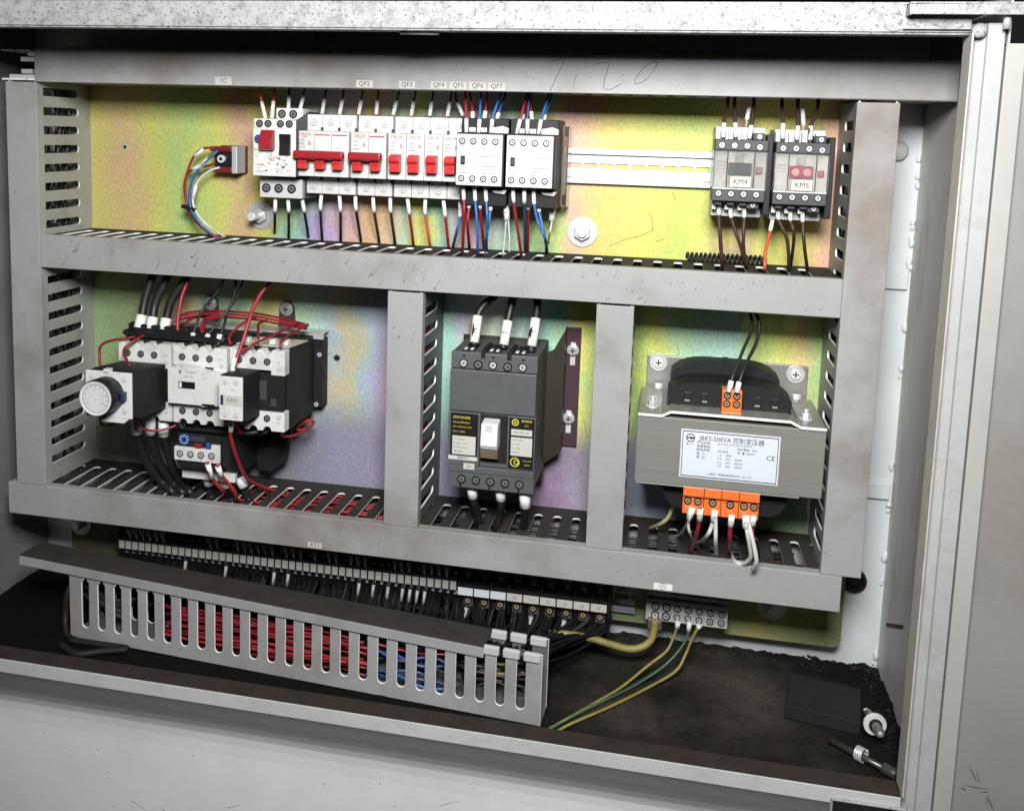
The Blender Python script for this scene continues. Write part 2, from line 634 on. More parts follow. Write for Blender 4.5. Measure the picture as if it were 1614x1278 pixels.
def sticker(parent, r, y, txt, size, name="paper_label", ink=None, m=None, sx=1.):
    x0, x1, z0, z1 = r
    o = MB().box(x0, x1, y - .25, y, z0, z1).build(name, m or PAPER, parent)
    if txt:
        text(txt, size, ((x0 + x1) / 2, y - .3, (z0 + z1) / 2), o, ink or INK, sx=sx)
    return o


# ================================================================ the cabinet shell
B = MB()
B.box(-900, 2200, 700, 712, -1500, 1500)
B.build("wall", mat("dark_room_wall", (.012, .012, .013), .9), kind="structure")

cab = thing("electrical_cabinet", "grey painted steel control cabinet standing open with worn bright rim", "cabinet", (430, 0, -577))
XL, XR, YB, YF = -52, 908, 25, -200
box_part("back_panel", PAINTBACK, cab, XL, XR, YB, YB + 2, -578, 84, 0)
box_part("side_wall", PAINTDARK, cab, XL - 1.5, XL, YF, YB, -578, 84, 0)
sw = box_part("side_wall", PAINTWALL, cab, XR, XR + 1.5, YF + 1.6, YB, -578, 84, 0)
b = MB()
p0, p1 = Vector((907.6,-0.7,-513.4)), Vector((907.6,-63.6,-483.4))
b.add([(907.4, p0.y, p0.z + 2), (907.4, p1.y, p1.z + 2), (907.4, p1.y, p1.z - 2), (907.4, p0.y, p0.z - 2)], [(0, 1, 2, 3)])
b.build("rusty_slot", mat("rusty_hole", (.05, .012, .008), .8), sw)
box_part("ceiling_panel", GRIME_SHADE, cab, XL, XR, YF + 2, YB, 80, 82, 0)  # dark finish stands for the shade above the top duct
for z0, z1 in ((-178, -157.5), (-392, -375)):
    box_part("weld_strip", PAINTBACK, cab, 866, 905, 20, 24.7, z0, z1, 1.)
b = MB()
for z in (-48, -72, -113, -130, -154, -215, -262, -357, -402, -455, -478, -556):
    for k in range(3):
        b.ball((906.4 + random.uniform(-1.5, .8), 23.4, z + random.uniform(-5, 5)), random.uniform(1.2, 3.), 0, 8, 5, (1, .6, random.uniform(.9, 2.2)))
b.build("weld_bead", PAINTBACK, cab)["kind"] = "stuff"
b = MB().ball((886.0,20.0,-43.2), 9.5, 0, 16, 8, (1, .5, 1))
b.build("rivet_head", PAINTWALL, cab)
g = (878.5,22.0,-481.6)
b = MB()
b.ring((g[0], 24.6, g[2]), (g[0], 21, g[2]), 12.5, 7.5, 0, 28)
for i in range(22):
    a = i * 2 * PI / 22
    b.ball((g[0] + 10.5 * math.cos(a), 20.8, g[2] + 10.5 * math.sin(a)), 1.9, 0, 7, 5)
b.cyl((g[0], 24.7, g[2]), (g[0], 24.2, g[2]), 7.6, 0, 20)
b.build("rubber_grommet", SLUDGE, cab)
g = (263.7,16.0,49.3)
b = MB().cyl((g[0], 24, g[2]), (g[0], 12, g[2]), 27, 0, 32)
b.build("mounting_boss", PAINTBACK, cab, 1)

# opening frame with its inward folded flange -------------------------
b = MB()
b.box(-53.6, 882, YF, YF + 1.6, 44.8, 66.6)
b.box(-26, 882, YF + 1.6, YF + 15, 43.2, 44.9)
b.box(-53.6, 906, YF + 1.6, YB + 10, 64.4, 66)
b.build("top_rim", PAINTRIM, cab, .7)
b = MB().cyl((445, YF + 12, 42.6), (478, YF + 12, 42.6), 2., 0, 8)
b.build("paint_drip", PAINTRIM, cab)
b = MB()
b.box(836, 916, -215, YF - .2, 63.4, 65)
b.box(836, 837.5, -215, YF - .2, 55.6, 63.4)
b.box(837.5, 912, -215, -213.5, 56, 63.4)
ch = b.build("drip_channel", PAINTRIM, cab, .5)
b = MB().cyl((904, -206, 58), (904, -206, 47), 2.7, 0, 14)
b.build("hinge_pin", STEEL, ch)
b = MB()
b.ball((829, YF, 52), 8, 0, 16, 8, (1, .16, .9))
b.ball((888, YF, 46.4), 5.6, 0, 14, 8, (1, .5, 1))
b.box(833, 882, YF - .8, YF, 46.4, 56)
b.build("weld_blob", PAINTRIM, cab, .3)
b = MB()
b.box(835, 882, YF - 1.6, YF - .9, 46.2, 47.1)
b.build("rim_gap", BLACKSOFT, cab)
b = MB()
b.box(882.2, 883.6, -203.6, YF + 18, -560, 44.6)
b.build("opening_lip", mat("lip_cream_edge", (.48, .45, .39), .5, grime=.5, gscale=40, gcol=(.22, .15, .1)), cab, .35)
b = MB()
b.poly([(883.8, -190), (883.8, -187.5), (905.7, -187.5), (905.7, -199.6), (894.2, -199.6), (893.4, -196.8)], (0, 0, -640), (1, 0, 0), (0, 1, 0), (0, 0, 692))
b.build("hinge_flange", PAINT, cab, .45)
b = MB()
b.box(-53.6, 882.6, -178, YF + 1.2, -563.8, -562.6)
b.build("sill_top", GRIME_SHADE, cab, .3)
b = MB()
b.box(-53.6, 882.6, YF, YF + 1.2, -576.4, -562.8)
b.build("sill_face", mat("sill_paint", (.52, .53, .51), .45, grime=.5, gscale=45, gcol=(.3, .29, .26), speck=.3, bump=.2), cab, .5)
b = MB()
b.box(-53.6, 882.6, -179.5, -178, -590, -564)
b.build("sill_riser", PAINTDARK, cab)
b = MB()
prof = [(-198.5, -576.6), (-176, -603), (-165, -615), (-158, -624), (-153, -633), (-150.5, -641), (-149.4, -650), (-149, -662), (-149, -1100), (-147, -1100), (-147, -662), (-148, -641), (-156, -622), (-174, -602), (-196, -576.6)]
b.poly(prof, (-53.6, 0, 0), (0, 1, 0), (0, 0, 1), (935.6, 0, 0))
pn = b.build("lower_panel", PANEL, cab)
b = MB()
for k in range(26):
    x, z = random.uniform(150, 880), random.uniform(-760, -668)
    a, l = random.uniform(-.9, .9), random.uniform(1.5, 12)
    b.tube([(x - l * math.cos(a), -149.05, z - l * math.sin(a)), (x, -149.1, z + random.uniform(-1, 1)), (x + l * math.cos(a), -149.05, z + l * math.sin(a))], random.uniform(.15, .4), 0, 4)
for k in range(60):
    b.ball((random.uniform(0, 880), -149, random.uniform(-800, -664)), random.uniform(.3, .9), 0, 6, 4, (1, .2, 1))
b.build("scratch", mat("panel_scratch", (.30, .28, .24), .6, var=.4), pn)["kind"] = "stuff"
b = MB()
g = (141.2,-152.0,-625.0)
for k in range(9):
    x, z = g[0] + random.uniform(-14, 14), g[2] + random.uniform(-4, 4)
    b.tube([(x - random.uniform(3, 9), -152.4, z - 1), (x, -152.2, z), (x + random.uniform(3, 9), -152.4, z + random.uniform(-1, 2))], random.uniform(.2, .55), 0, 5)
b.build("rust_scratch", mat("rust_brown", (.17, .10, .05), .8, var=.4), pn)["kind"] = "stuff"
b = MB()
b.box(829, 893, -203, YF - .4, -572, -570.6)
b.box(829, 830.4, -203, YF - .4, -585, -572)
b.box(829, 893, -203, YF - .4, -586.4, -585)
b.build("drain_channel", PAINTRIM, cab, .5)
b = MB().box(830.4, 893, -201.4, -200.4, -585, -572)
b.build("drain_shade", BLACKSOFT, cab)  # black sheet stands for the dark inside of the channel

b = MB()
b.box(-53.6, -26, YF, YF + 1.6, -562, 44.6)
b.box(-27.5, -26, YF + 1.7, YF + 15, -562, 43)
b.build("side_flange", PAINT, cab, .5)

# ---------------------------------------------------------------- the open door on its hinge
door = thing("cabinet_door", "grey cabinet door swung fully open beyond the hinge flange", "door", (915, -196, -560))
b = MB()
b.box(907.2, 920.3, -200, -198.5, -800, 37.5)
b.box(907.2, 908.6, -198.5, -160, -800, 37.5)
b.build("edge_flange", mat("door_edge_paint", (.38, .375, .345), .5, grime=.5, gscale=18, gcol=(.3, .26, .2), bump=.1, bscale=600), door, .6)
b = MB()
b.box(921.0, 1500, -190, -188, -900, 37.5)
dp = b.build("door_skin", DOORP, door, 0)
b = MB()
b.poly([(922, 37.5), (1500, 37.5), (1500, 62), (945, 49)], (0, -194, 0), (1, 0, 0), (0, 0, 1), (0, 3, 0))
b.build("door_header", DOORP, door, .4)
g = (940.3,-190.0,-550.0)
b = MB()
for dx, dz, w_, h_, a in ((0, 0, 21, 1.3, .05), (-3, 11, 1.6, 17, -.55), (1, 9, 1.1, 13, -.4), (12, -12, 1.6, 13, -.5), (-9, -3, 5, 1.8, .5), (7, -3, 6, 1.2, -.2), (9, -9, 1.2, 9, -.1)):
    tf = Matrix.Translation((g[0] + dx, -190.2, g[2] + dz)) @ Matrix.Rotation(a, 4, 'Y')
    b.add([tf @ Vector(v) for v in ((-w_ / 2, 0, -h_ / 4), (0, 0, -h_ / 2), (w_ / 2, 0, h_ / 5), (0, 0, h_ / 2))], [(0, 1, 2, 3)])
b.build("scuff_mark", INKG, dp)["kind"] = "stuff"

# ---------------------------------------------------------------- oily floor and the sludge in its corners
nx, ny = 200, 60
vs = []
for j in range(ny + 1):
    for i in range(nx + 1):
        x = XL + (XR - .5 - XL) * i / nx
        y = -178.5 + (YB - .3 + 178.5) * j / ny
        n1 = noise.fractal(Vector((x * .02, y * .02, 1)), 1, 2, 5)
        z = -577 + 1.4 * n1
        back = max(0, (y - 8) / 17)
        side = max(0, 1 - (XR - x) / 12)
        k = max(back * (.35 if x < 560 else .8), side)
        z += 7 * k ** 1.15 + (.5 + 5 * k) * noise.fractal(Vector((x * .09, y * .09, 5)), 1, 2, 3)
        vs.append((x, y, z))
b = MB().add(vs, [(j * (nx + 1) + i, j * (nx + 1) + i + 1, (j + 1) * (nx + 1) + i + 1, (j + 1) * (nx + 1) + i) for j in range(ny) for i in range(nx)], 0, True)
b.build("floor", FLOORM, kind="structure")
b = MB()
for i in range(2600):
    if i < 1900:
        x = random.uniform(575, 906)
        f = noise.noise(Vector((x * .035, 0, 0)))
        if f < -.25 and random.random() < .7:
            continue
        y = 24.6 - abs(random.gauss(0, 4.5 + 7 * max(0, f)))
    else:
        x = 907.4 - abs(random.gauss(0, 6))
        y = random.uniform(-140, 22)
        f = noise.noise(Vector((y * .03, 5, 0)))
    k = max(max(0, (y - 10) / 15), max(0, 1 - (XR - x) / 9))
    r = random.uniform(.35, 1.3) * (1.5 if random.random() < .08 else 1)
    n0 = len(b.v)
    b.ball((x, y, -577 + random.uniform(-.4, 4 + 7 * max(0, f + .2)) * k), r, 0, 5, 3, (random.uniform(.7, 2.6), random.uniform(.7, 1.4), random.uniform(.6, 1.6)))
    for q in range(n0, len(b.v)):
        b.v[q] = tuple(c + random.uniform(-.3, .3) * r for c in b.v[q])
b.build("oil_sludge", SLUDGE, label="black oily sludge crusted along the foot of the cabinet walls", cat="sludge", kind="stuff")

# ---------------------------------------------------------------- mounting plate
pl = thing("mounting_plate", "iridescent yellow zinc mounting plate carrying all the devices", "plate", (430, 0, -540))
b = MB()
xx0, xx1, zz0, zz1, rr = -2, 866, -545, 44, 9
out = []
for cx, cz, a0 in ((xx1 - rr, zz0 + rr, -90), (xx1 - rr, zz1 - rr, 0), (xx0 + rr, zz1 - rr, 90), (xx0 + rr, zz0 + rr, 180)):
    for k in range(7):
        a = math.radians(a0 + 15 * k)
        out.append((cx + rr * math.cos(a), cz + rr * math.sin(a)))
b.poly(out, (0, 0, 0), (1, 0, 0), (0, 0, 1), (0, 2.5, 0))
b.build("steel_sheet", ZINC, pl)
for (px, py) in ((197, 232), (531, 564)):
    x, y, z = ((75.2,-0.0,-65.3) if px == 197 else (326.2,-0.0,-285.7))
    b = MB().ring((x, 0, z), (x, -.35, z), 3.6, 2.0, 0, 16)
    b.cyl((x, .2, z), (x, -.12, z), 2.3, 1, 14)
    b.build("screw_hole", [STEEL if px == 197 else BRZINC, BLACK], pl)


b = MB()
for pts in ([(614.6,-147.8), (630.2,-140.6), (647.0,-135.2), (658.0,-128.9)], [(653.4,-112.5), (657.0,-122.6), (656.8,-129.0)], [(674.7,-91.3), (678.2,-98.7)], [(661.1,-140.9), (669.7,-137.3)], [(91.9,-35.4), (97.9,-46.4)], [(596.9,-329.7), (601.8,-349.7)], [(687.5,-245.5), (689.8,-252.5), (687.5,-256.7)]):
    b.tube(spline([(p[0], .12, p[1]) for p in pts]), .38, 0, 5)
b.build("scratch", mat("scratch_brown", (.22, .19, .07), .6), pl)["kind"] = "stuff"


def bolt(x, z, R=15.5, hexr=8.6, stud=4.6, L_=14, nutd=7):
    o = MB().ring((x, 0, z), (x, -1.8, z), R, hexr * .6, 0, 36).build("washer", STEEL, pl, .25)
    b = MB()
    b.cyl((x, -1.8, z), (x, -1.8 - nutd, z), hexr, 0, 6, None, False)
    b.build("nut", STEEL, o, .7)
    MB().cyl((x, -1.8, z), (x, -1.8 - L_, z), stud, 0, 18).build("stud", BRIGHT, o, .6)


bolt(587.3, -134.8, 15.4, 8.8, 4.8, 10, 6)
bolt(238, -133.6, 15.3, 8.8, 4.4, 26, 7)
bolt(*(796.8,-509.0), 14, 8, 4.4, 10)
bolt(*(10.8,-509.3), 14, 6, 4.4, 10)

# ================================================================ wiring ducts
D = 96.


def comb(L_, first, pitch, sw_, d0=22, d1=82, dt=92, neck=.5):
    """outline of a slotted duct wall: s along, d from the plate; slots open towards the cover through a narrow neck"""
    p = [(0, 0), (L_, 0)]
    xs = []
    x = first
    while x < L_ - sw_:
        if x > sw_:
            xs.append(x)
        x += pitch
    p.append((L_, dt))
    h = sw_ / 2
    for c in reversed(xs):
        hn = h * neck
        p += [(c + hn, dt), (c + hn, d1 + 3), (c + h, d1 - 1), (c + h, d0 + h)]
        for k in range(1, 6):
            a = PI * k / 6
            p.append((c + h * math.cos(a), d0 + h - h * math.sin(a)))
        p += [(c - h, d0 + h), (c - h, d1 - 1), (c - hn, d1 + 3), (c - hn, dt)]
    p.append((0, dt))
    return p


def duct(name, label, hor, a0, a1, c0, c1, w0, w1, ca0=None, ca1=None, first=9., pitch=19.6, sl=8.6, depth=D, group="wiring ducts framing the plate", d0=22):
    """hor: runs along x between a0..a1 with z c0..c1; else runs along z. w0,w1 materials of the two slotted walls"""
    ca0 = a0 if ca0 is None else ca0
    ca1 = a1 if ca1 is None else ca1
    mid_ = (c0 + c1) / 2
    root = thing(name, label, "cable duct", (a0, 0, mid_) if hor else (mid_, 0, a0), group)
    wt = 1.7
    L_ = a1 - a0

    def bx(n, m, s0, s1, y0, y1, q0, q1, bev=.3):
        r = (s0, s1, y0, y1, q0, q1) if hor else (q0, q1, y0, y1, s0, s1)
        return MB().box(*r).build(n, m, root, bev)
    bx("base", DUCTIN, a0, a1, -1.6, -.05, c0 + 1.6, c1 - 1.6)
    for k, (q, m) in enumerate(((c0 + 1.5, w0), (c1 - 1.5 - wt, w1))):
        f = (first[k] if isinstance(first, tuple) else first) - a0
        pt = pitch[k] if isinstance(pitch, tuple) else pitch
        f = f % pt
        b = MB()
        cm = comb(L_, f, pt, sl, d0=d0, dt=depth - 3, d1=depth - 14)
        if hor:
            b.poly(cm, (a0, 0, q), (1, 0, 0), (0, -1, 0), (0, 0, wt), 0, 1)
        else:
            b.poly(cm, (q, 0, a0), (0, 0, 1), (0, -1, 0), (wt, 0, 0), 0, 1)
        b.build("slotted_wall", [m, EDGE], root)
    b = MB()
    for r in ((ca0, ca1, -depth, -depth + 1.6, c0, c1), (ca0, ca1, -depth + 1.6, -depth + 12, c0, c0 + 1.3), (ca0, ca1, -depth + 1.6, -depth + 12, c1 - 1.3, c1)):
        b.box(*(r if hor else (r[4], r[5], r[2], r[3], r[0], r[1])))
    cv = b.build("cover", DUCT, root, .5)
    return root, cv


top, topc = duct("wiring_duct", "uppermost grey trunking with pencilled number and sticker row", True, -6, 904.5, 0, 33.7, DUCTIN, DUCTIN, 34, 904.5, first=(570., 10.), pitch=19.6)
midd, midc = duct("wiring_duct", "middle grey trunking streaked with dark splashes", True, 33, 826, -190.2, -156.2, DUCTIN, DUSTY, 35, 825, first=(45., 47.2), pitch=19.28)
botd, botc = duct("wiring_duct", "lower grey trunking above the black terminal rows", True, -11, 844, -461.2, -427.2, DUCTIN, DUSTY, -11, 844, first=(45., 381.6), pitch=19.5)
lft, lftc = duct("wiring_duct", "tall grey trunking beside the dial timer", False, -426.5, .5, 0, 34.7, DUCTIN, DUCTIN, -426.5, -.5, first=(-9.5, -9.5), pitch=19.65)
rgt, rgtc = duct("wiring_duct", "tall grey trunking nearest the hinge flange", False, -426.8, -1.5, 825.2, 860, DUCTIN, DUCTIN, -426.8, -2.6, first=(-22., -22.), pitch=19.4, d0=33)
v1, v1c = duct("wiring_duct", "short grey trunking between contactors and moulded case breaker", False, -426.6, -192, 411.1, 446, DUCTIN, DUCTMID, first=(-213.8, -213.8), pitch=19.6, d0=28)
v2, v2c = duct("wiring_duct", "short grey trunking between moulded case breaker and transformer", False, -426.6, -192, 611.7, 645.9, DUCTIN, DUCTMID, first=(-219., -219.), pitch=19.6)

# splashes and scratches on the covers
def marks(parent, n, x0, x1, z0, z1, y, lo, hi, ang, m, hor=True):
    b = MB()
    for i in range(n):
        x, z = random.uniform(x0, x1), random.uniform(z0, z1)
        L_ = random.uniform(lo, hi)
        a = ang + random.uniform(-.25, .25)
        wd = random.uniform(.25, .75)
        zz = max(z0 + L_ / 2, min(z1 - L_ / 2, z))
        c, s_ = math.cos(a), math.sin(a)
        pts = [(x - s_ * L_ / 2 - wd * .3, zz - c * L_ / 2), (x - s_ * L_ / 2 + wd, zz - c * L_ / 2), (x + wd * .5, zz), (x + s_ * L_ / 2 + .1, zz + c * L_ / 2), (x + s_ * L_ / 2 - .1, zz + c * L_ / 2), (x - wd * .3, zz)]
        b.add([(p[0], y - .06, p[1]) for p in pts], [(0, 1, 2, 5), (5, 2, 3, 4)], 0)
        if random.random() < .55:
            r = random.uniform(.6, 1.3)
            cx, cz = pts[0][0], pts[0][1] + r
            b.add([(cx + r * math.cos(t * PI / 4) * .9, y - .07, cz + r * math.sin(t * PI / 4)) for t in range(8)], [tuple(range(8))], 0)
    o = b.build("splash_mark", m, parent)
    o["kind"] = "stuff"


SPL = mat("splash_ink", (.15, .14, .13), .5, var=.3)
SPL2 = mat("faint_splash", (.25, .24, .225), .5, var=.3)
marks(midc, 34, 60, 520, -188.5, -158, -D, 4, 16, .55, SPL)
marks(midc, 40, 200, 820, -188.5, -158, -D, 2, 9, .4, SPL2)
marks(topc, 26, 420, 600, 2, 24, -D, 1.5, 5, .5, SPL2)
marks(botc, 18, -5, 840, -459, -430, -D, 1.5, 6, .4, SPL2)
marks(midc, 60, 60, 820, -188.5, -158, -D, 1, 4, .5, SPL2)
marks(botc, 40, -5, 840, -459, -430, -D, 1, 9, 1.2, SPL2)
marks(topc, 40, 40, 900, 2, 24, -D, 1, 6, 1.3, SPL2)
marks(v1c, 4, 415, 444, -240, -200, -D, 4, 14, .4, SPL)
marks(v2c, 6, 614, 644, -400, -200, -D, 2, 8, .2, SPL2)
marks(rgtc, 16, 828, 857, -430, -20, -D, 2, 8, .7, SPL2)
marks(lftc, 12, 3, 32, -400, -20, -D, 2, 8, .5, SPL2)

# pencilled number on the upper cover
def stroke(pts, o, r=.34):
    o.tube([(p[0], -D - .02, p[1]) for p in pts], r, 0, 5)


b = MB()
stroke(spline([(557.9,26.7) + (0,), (567.0,29.1) + (0,), (572.2,28.0) + (0,), (567.0,16.1) + (0,), (560.6,1.2) + (0,)]), b)
stroke(spline([(584.2,17.0) + (0,), (582.7,11.3) + (0,), (581.8,5.0) + (0,)]), b)
stroke(spline([(599.7,25.6) + (0,), (609.3,27.5) + (0,), (612.2,24.7) + (0,), (609.0,10.1) + (0,), (610.4,3.9) + (0,), (617.1,4.6) + (0,), (624.3,9.2) + (0,)]), b)
stroke(spline([(654.5,29.2) + (0,), (643.7,23.5) + (0,), (636.4,12.3) + (0,), (638.3,9.0) + (0,), (647.0,14.1) + (0,), (654.2,24.8) + (0,), (653.9,29.2) + (0,)]), b)
b.build("pencil_writing", mat("pencil_grey", (.17, .165, .16), .6, var=.5), topc)
for r, t in (((231.9,249.2,0.6,8.5), "1C"), ((376.0,392.4,1.0,7.8), "QF2"), ((418.1,433.6,1.2,7.7), "QF3"), ((448.7,464.0,1.3,8.0), "QF4"),
             ((467.2,482.7,1.4,8.0), "QF5"), ((485.2,501.3,1.2,8.1), "QF6"), ((503.1,519.1,0.9,7.8), "QF7")):
    sticker(topc, r, -D, t, 6.2)
sticker(botc, (331.6,346.6,-459.4,-453.8), -D, "XT1", 6.)
gs = sticker(botc, (677.3,694.6,-459.8,-453.6), -D, None, 5, m=TAPE)
gx, gz = 685.6, -456.2
b = MB()
b.ring((gx, -D - .3, gz), (gx, -D - .34, gz), 3.1, 2.7, 0, 24)
b.box(gx - .2, gx + .2, -D - .34, -D - .3, gz - .2, gz + 2.2)
b.box(gx - 1.9, gx + 1.9, -D - .34, -D - .3, gz - .5, gz - .1)
b.build("earth_symbol", INK, gs)
# exposed finger ends at the far end of the uppermost trunking
b = MB()
for z, x0, x1, y in ((23, 12, 33, -84), (11, 8, 20, -78), (5, 0, 33, -86), (28, 25, 33.8, -90)):
    b.box(x0, x1, y - 4, y + 4, z - 2.4, z + 2.4)
b.build("duct_finger", LTGREY, top, .8)


def bundle(label, p0, p1, n, cols, jit, r=1.3, waves=3, name="wire_bundle"):
    """many wires lying together in a trunking"""
    b = MB()
    p0, p1 = Vector(p0), Vector(p1)
    L_ = (p1 - p0).length
    for i in range(n):
        o0 = Vector((0, random.uniform(-jit[1], jit[1]), random.uniform(-jit[2], jit[2])))
        if abs((p1 - p0).z) > abs((p1 - p0).x):
            o0 = Vector((random.uniform(-jit[0], jit[0]), random.uniform(-jit[1], jit[1]), 0))
        pts = []
        ph, k = random.uniform(0, 6), random.uniform(.6, 1.4) * waves
        t0, t1 = random.uniform(0, .12), random.uniform(.88, 1)
        for j in range(15):
            t = t0 + (t1 - t0) * j / 14
            wv = Vector((0, math.sin(ph + k * t * 6), math.cos(ph * 1.7 + k * t * 5))) * min(jit) * .35
            if abs((p1 - p0).z) > abs((p1 - p0).x):
                wv = Vector((wv.z, wv.y, 0))
            pts.append(p0.lerp(p1, t) + o0 + wv)
        b.tube(pts, r * random.uniform(.85, 1.2), random.randrange(len(cols)), 6)
    return b.build(name, cols, label=label, cat="wiring", kind="stuff")


bundle("red control wires packed inside the lower trunking under the contactors", (200, -45, -443), (425, -45, -443), 26, [W_RED, W_DRED], (8, 20, 10))
bundle("mixed dark wires inside the lower trunking under the breaker", (425, -50, -445), (820, -50, -445), 18, [W_BLACK, W_BLACK, W_BROWN], (8, 24, 9))
bundle("red wires rising inside the trunking beside the breaker", (428, -50, -420), (428, -50, -225), 12, [W_RED, W_DRED, W_BLACK], (10, 22, 10))
bundle("black wires lying inside the middle trunking", (60, -50, -174), (815, -50, -174), 22, [W_BLACK, W_BLACK, W_BROWN, W_DBLUE], (8, 26, 9))
bundle("black and white wires inside the trunking beside the dial timer", (17, -50, -415), (17, -50, -8), 12, [W_BLACK, W_BLACK, W_BLACK, W_BROWN], (9, 22, 9))
bundle("dark wires inside the trunking by the hinge flange", (842, -50, -450), (842, -50, -15), 12, [W_BLACK, W_BROWN, W_WHITE], (9, 22, 9))
bundle("red wires spilling into the foot of the hinge side trunking", (838, -75, -440), (834, -50, -395), 7, [W_RED], (5, 10, 8), 1.5)
bundle("black wires inside the uppermost trunking", (10, -50, 14), (890, -50, 14), 18, [W_BLACK, W_BROWN], (8, 26, 9))

# ---------------------------------------------------------------- loose trunking lying in the bottom
ld = thing("wiring_duct", "loose slotted grey trunking lying on the cabinet floor full of red wires", "cable duct", (79, -108, -577), "wiring ducts framing the plate")
U_, V_, N_ = Vector((.99787, -.0653, 0)), Vector((0, 0, 1)), Vector((.0653, .99787, 0))
LO = Vector((79, -123.5, -576.4))
LL = 504.


def finger_wall(L_, n, H, sw_):
    """wall with fingers whose T heads stand up at the open top"""
    pitch_ = L_ / n
    p = [(0, 0), (L_, 0)]
    h = sw_ / 2
    for i in reversed(range(n)):
        x0, x1 = i * pitch_ + h, (i + 1) * pitch_ - h
        if i == n - 1:
            x1 = L_
        if i == 0:
            x0 = 0
        g1, g0 = (x1 if i == n - 1 else x1 + h * .55), (x0 if i == 0 else x0 - h * .55)
        p += [(x1, 13 + h), (x1, H - 7), (g1, H - 4), (g1, H), (g0, H), (g0, H - 4), (x0, H - 7), (x0, 13 + h)]
        if i:
            c = i * pitch_
            for k in range(1, 6):
                a = PI * k / 6
                p.append((c + h * math.cos(a), 13 + h - h * math.sin(a)))
    return p


fw_ = finger_wall(LL, 26, 69, 8.6)
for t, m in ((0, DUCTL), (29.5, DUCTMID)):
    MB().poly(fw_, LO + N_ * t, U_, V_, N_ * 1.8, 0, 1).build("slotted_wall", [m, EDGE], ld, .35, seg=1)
MB().poly([(0, 0), (LL, 0), (LL, 1.8), (0, 1.8)], LO + N_ * 1.9, U_, V_, N_ * 27.5).build("base", DUCTMID, ld)
for t in (0, 29.5):
    for i in (23.05, 24.05, 25.05):
        c0 = LO + U_ * (LL / 26 * i) + N_ * t
        b = MB()
        b.poly([(.6, 61.5), (16.6, 61.5), (16.6, 69.6), (.6, 69.6)], c0 - N_ * 2.2, U_, V_, N_ * 5.4)
        b.build("finger_head", mat("finger_grey", (.5, .5, .48), .25) if t == 0 and i < 24 else bpy.data.materials["finger_grey"], ld, 1.5, seg=3)
U2_ = Vector((508, -33, -13.4)).normalized()
N2_ = Vector((.0653, .99787, 0))
V2_ = N2_.cross(U2_) * -1
C0 = Vector((20, -122.4, -493.4))
b = MB()
L2 = 508.5
b.poly([(0, -1.5), (L2, -1.5), (L2, 0), (0, 0)], C0, U2_, V2_, N2_ * 34, 1, 1)
b.poly([(0, -11.6), (L2, -11.6), (L2, -1.6), (0, -1.6)], C0, U2_, V2_, N2_ * 1.4, 0)
b.poly([(0, -11.6), (L2, -11.6), (L2, -1.6), (0, -1.6)], C0 + N2_ * 32.6, U2_, V2_, N2_ * 1.4, 0)
# re-face: the flat lid carries the dust, its front flange does not
lc = b.build("duct_cover", [DUCT, DUSTY], None, .35, label="detached trunking cover with brown dusty top lying over the loose trunking", cat="duct cover")


def lpt(s, t, h):
    q = LO + U_ * s + N_ * t + V_ * h
    return (q.x, q.y, q.z)


bundle("red wires coiled inside the loose trunking", lpt(95, 16, 26), lpt(340, 16, 30), 40, [W_RED, W_DRED, W_DRED, REDD2], (9, 11, 19), 1.35, 1.9)
bundle("blue and red wires inside the open end of the loose trunking", lpt(325, 16, 32), lpt(425, 16, 32), 13, [W_DBLUE, W_DBLUE, W_BLUE, W_DRED, W_BLACK], (9, 10, 24), 1.4, 1.6)
bundle("dark wires with a few pale ones at the mouth of the loose trunking", lpt(415, 16, 28), lpt(500, 16, 30), 12, [W_BLACK, W_BROWN, W_BLACK, W_YEL], (9, 9, 24), 1.4, 1.6)
bundle("grey sheathed cables entering the loose trunking", lpt(6, 16, 42), lpt(62, 16, 26), 4, [BLACKSOFT, DKGREY], (6, 8, 12), 3.4, 1)
wire("dark grey cable looping round the end of the loose trunking", BLACKSOFT, [(77.3,-100.0,-519.0), (70.0,-112.0,-532.1), (68.3,-116.0,-558.8), (77.8,-127.1,-573.0), (97.3,-135.2,-573.0)], 3.2, name="cable", cat="cable")
wire("coiled dark cable lying on the floor under the loose trunking", BLACKSOFT, [(82.4,-145.5,-573.0), (108.7,-157.6,-573.0), (130.4,-147.0,-573.0), (152.3,-136.2,-573.0), (115.8,-135.5,-573.0), (86.4,-135.4,-573.0)], 3.4, name="cable", cat="cable")


# ================================================================ upper row: rail and devices
rail = thing("din_rail", "slotted zinc mounting rail crossing the upper bay", "mounting rail", (540, 0, -67))


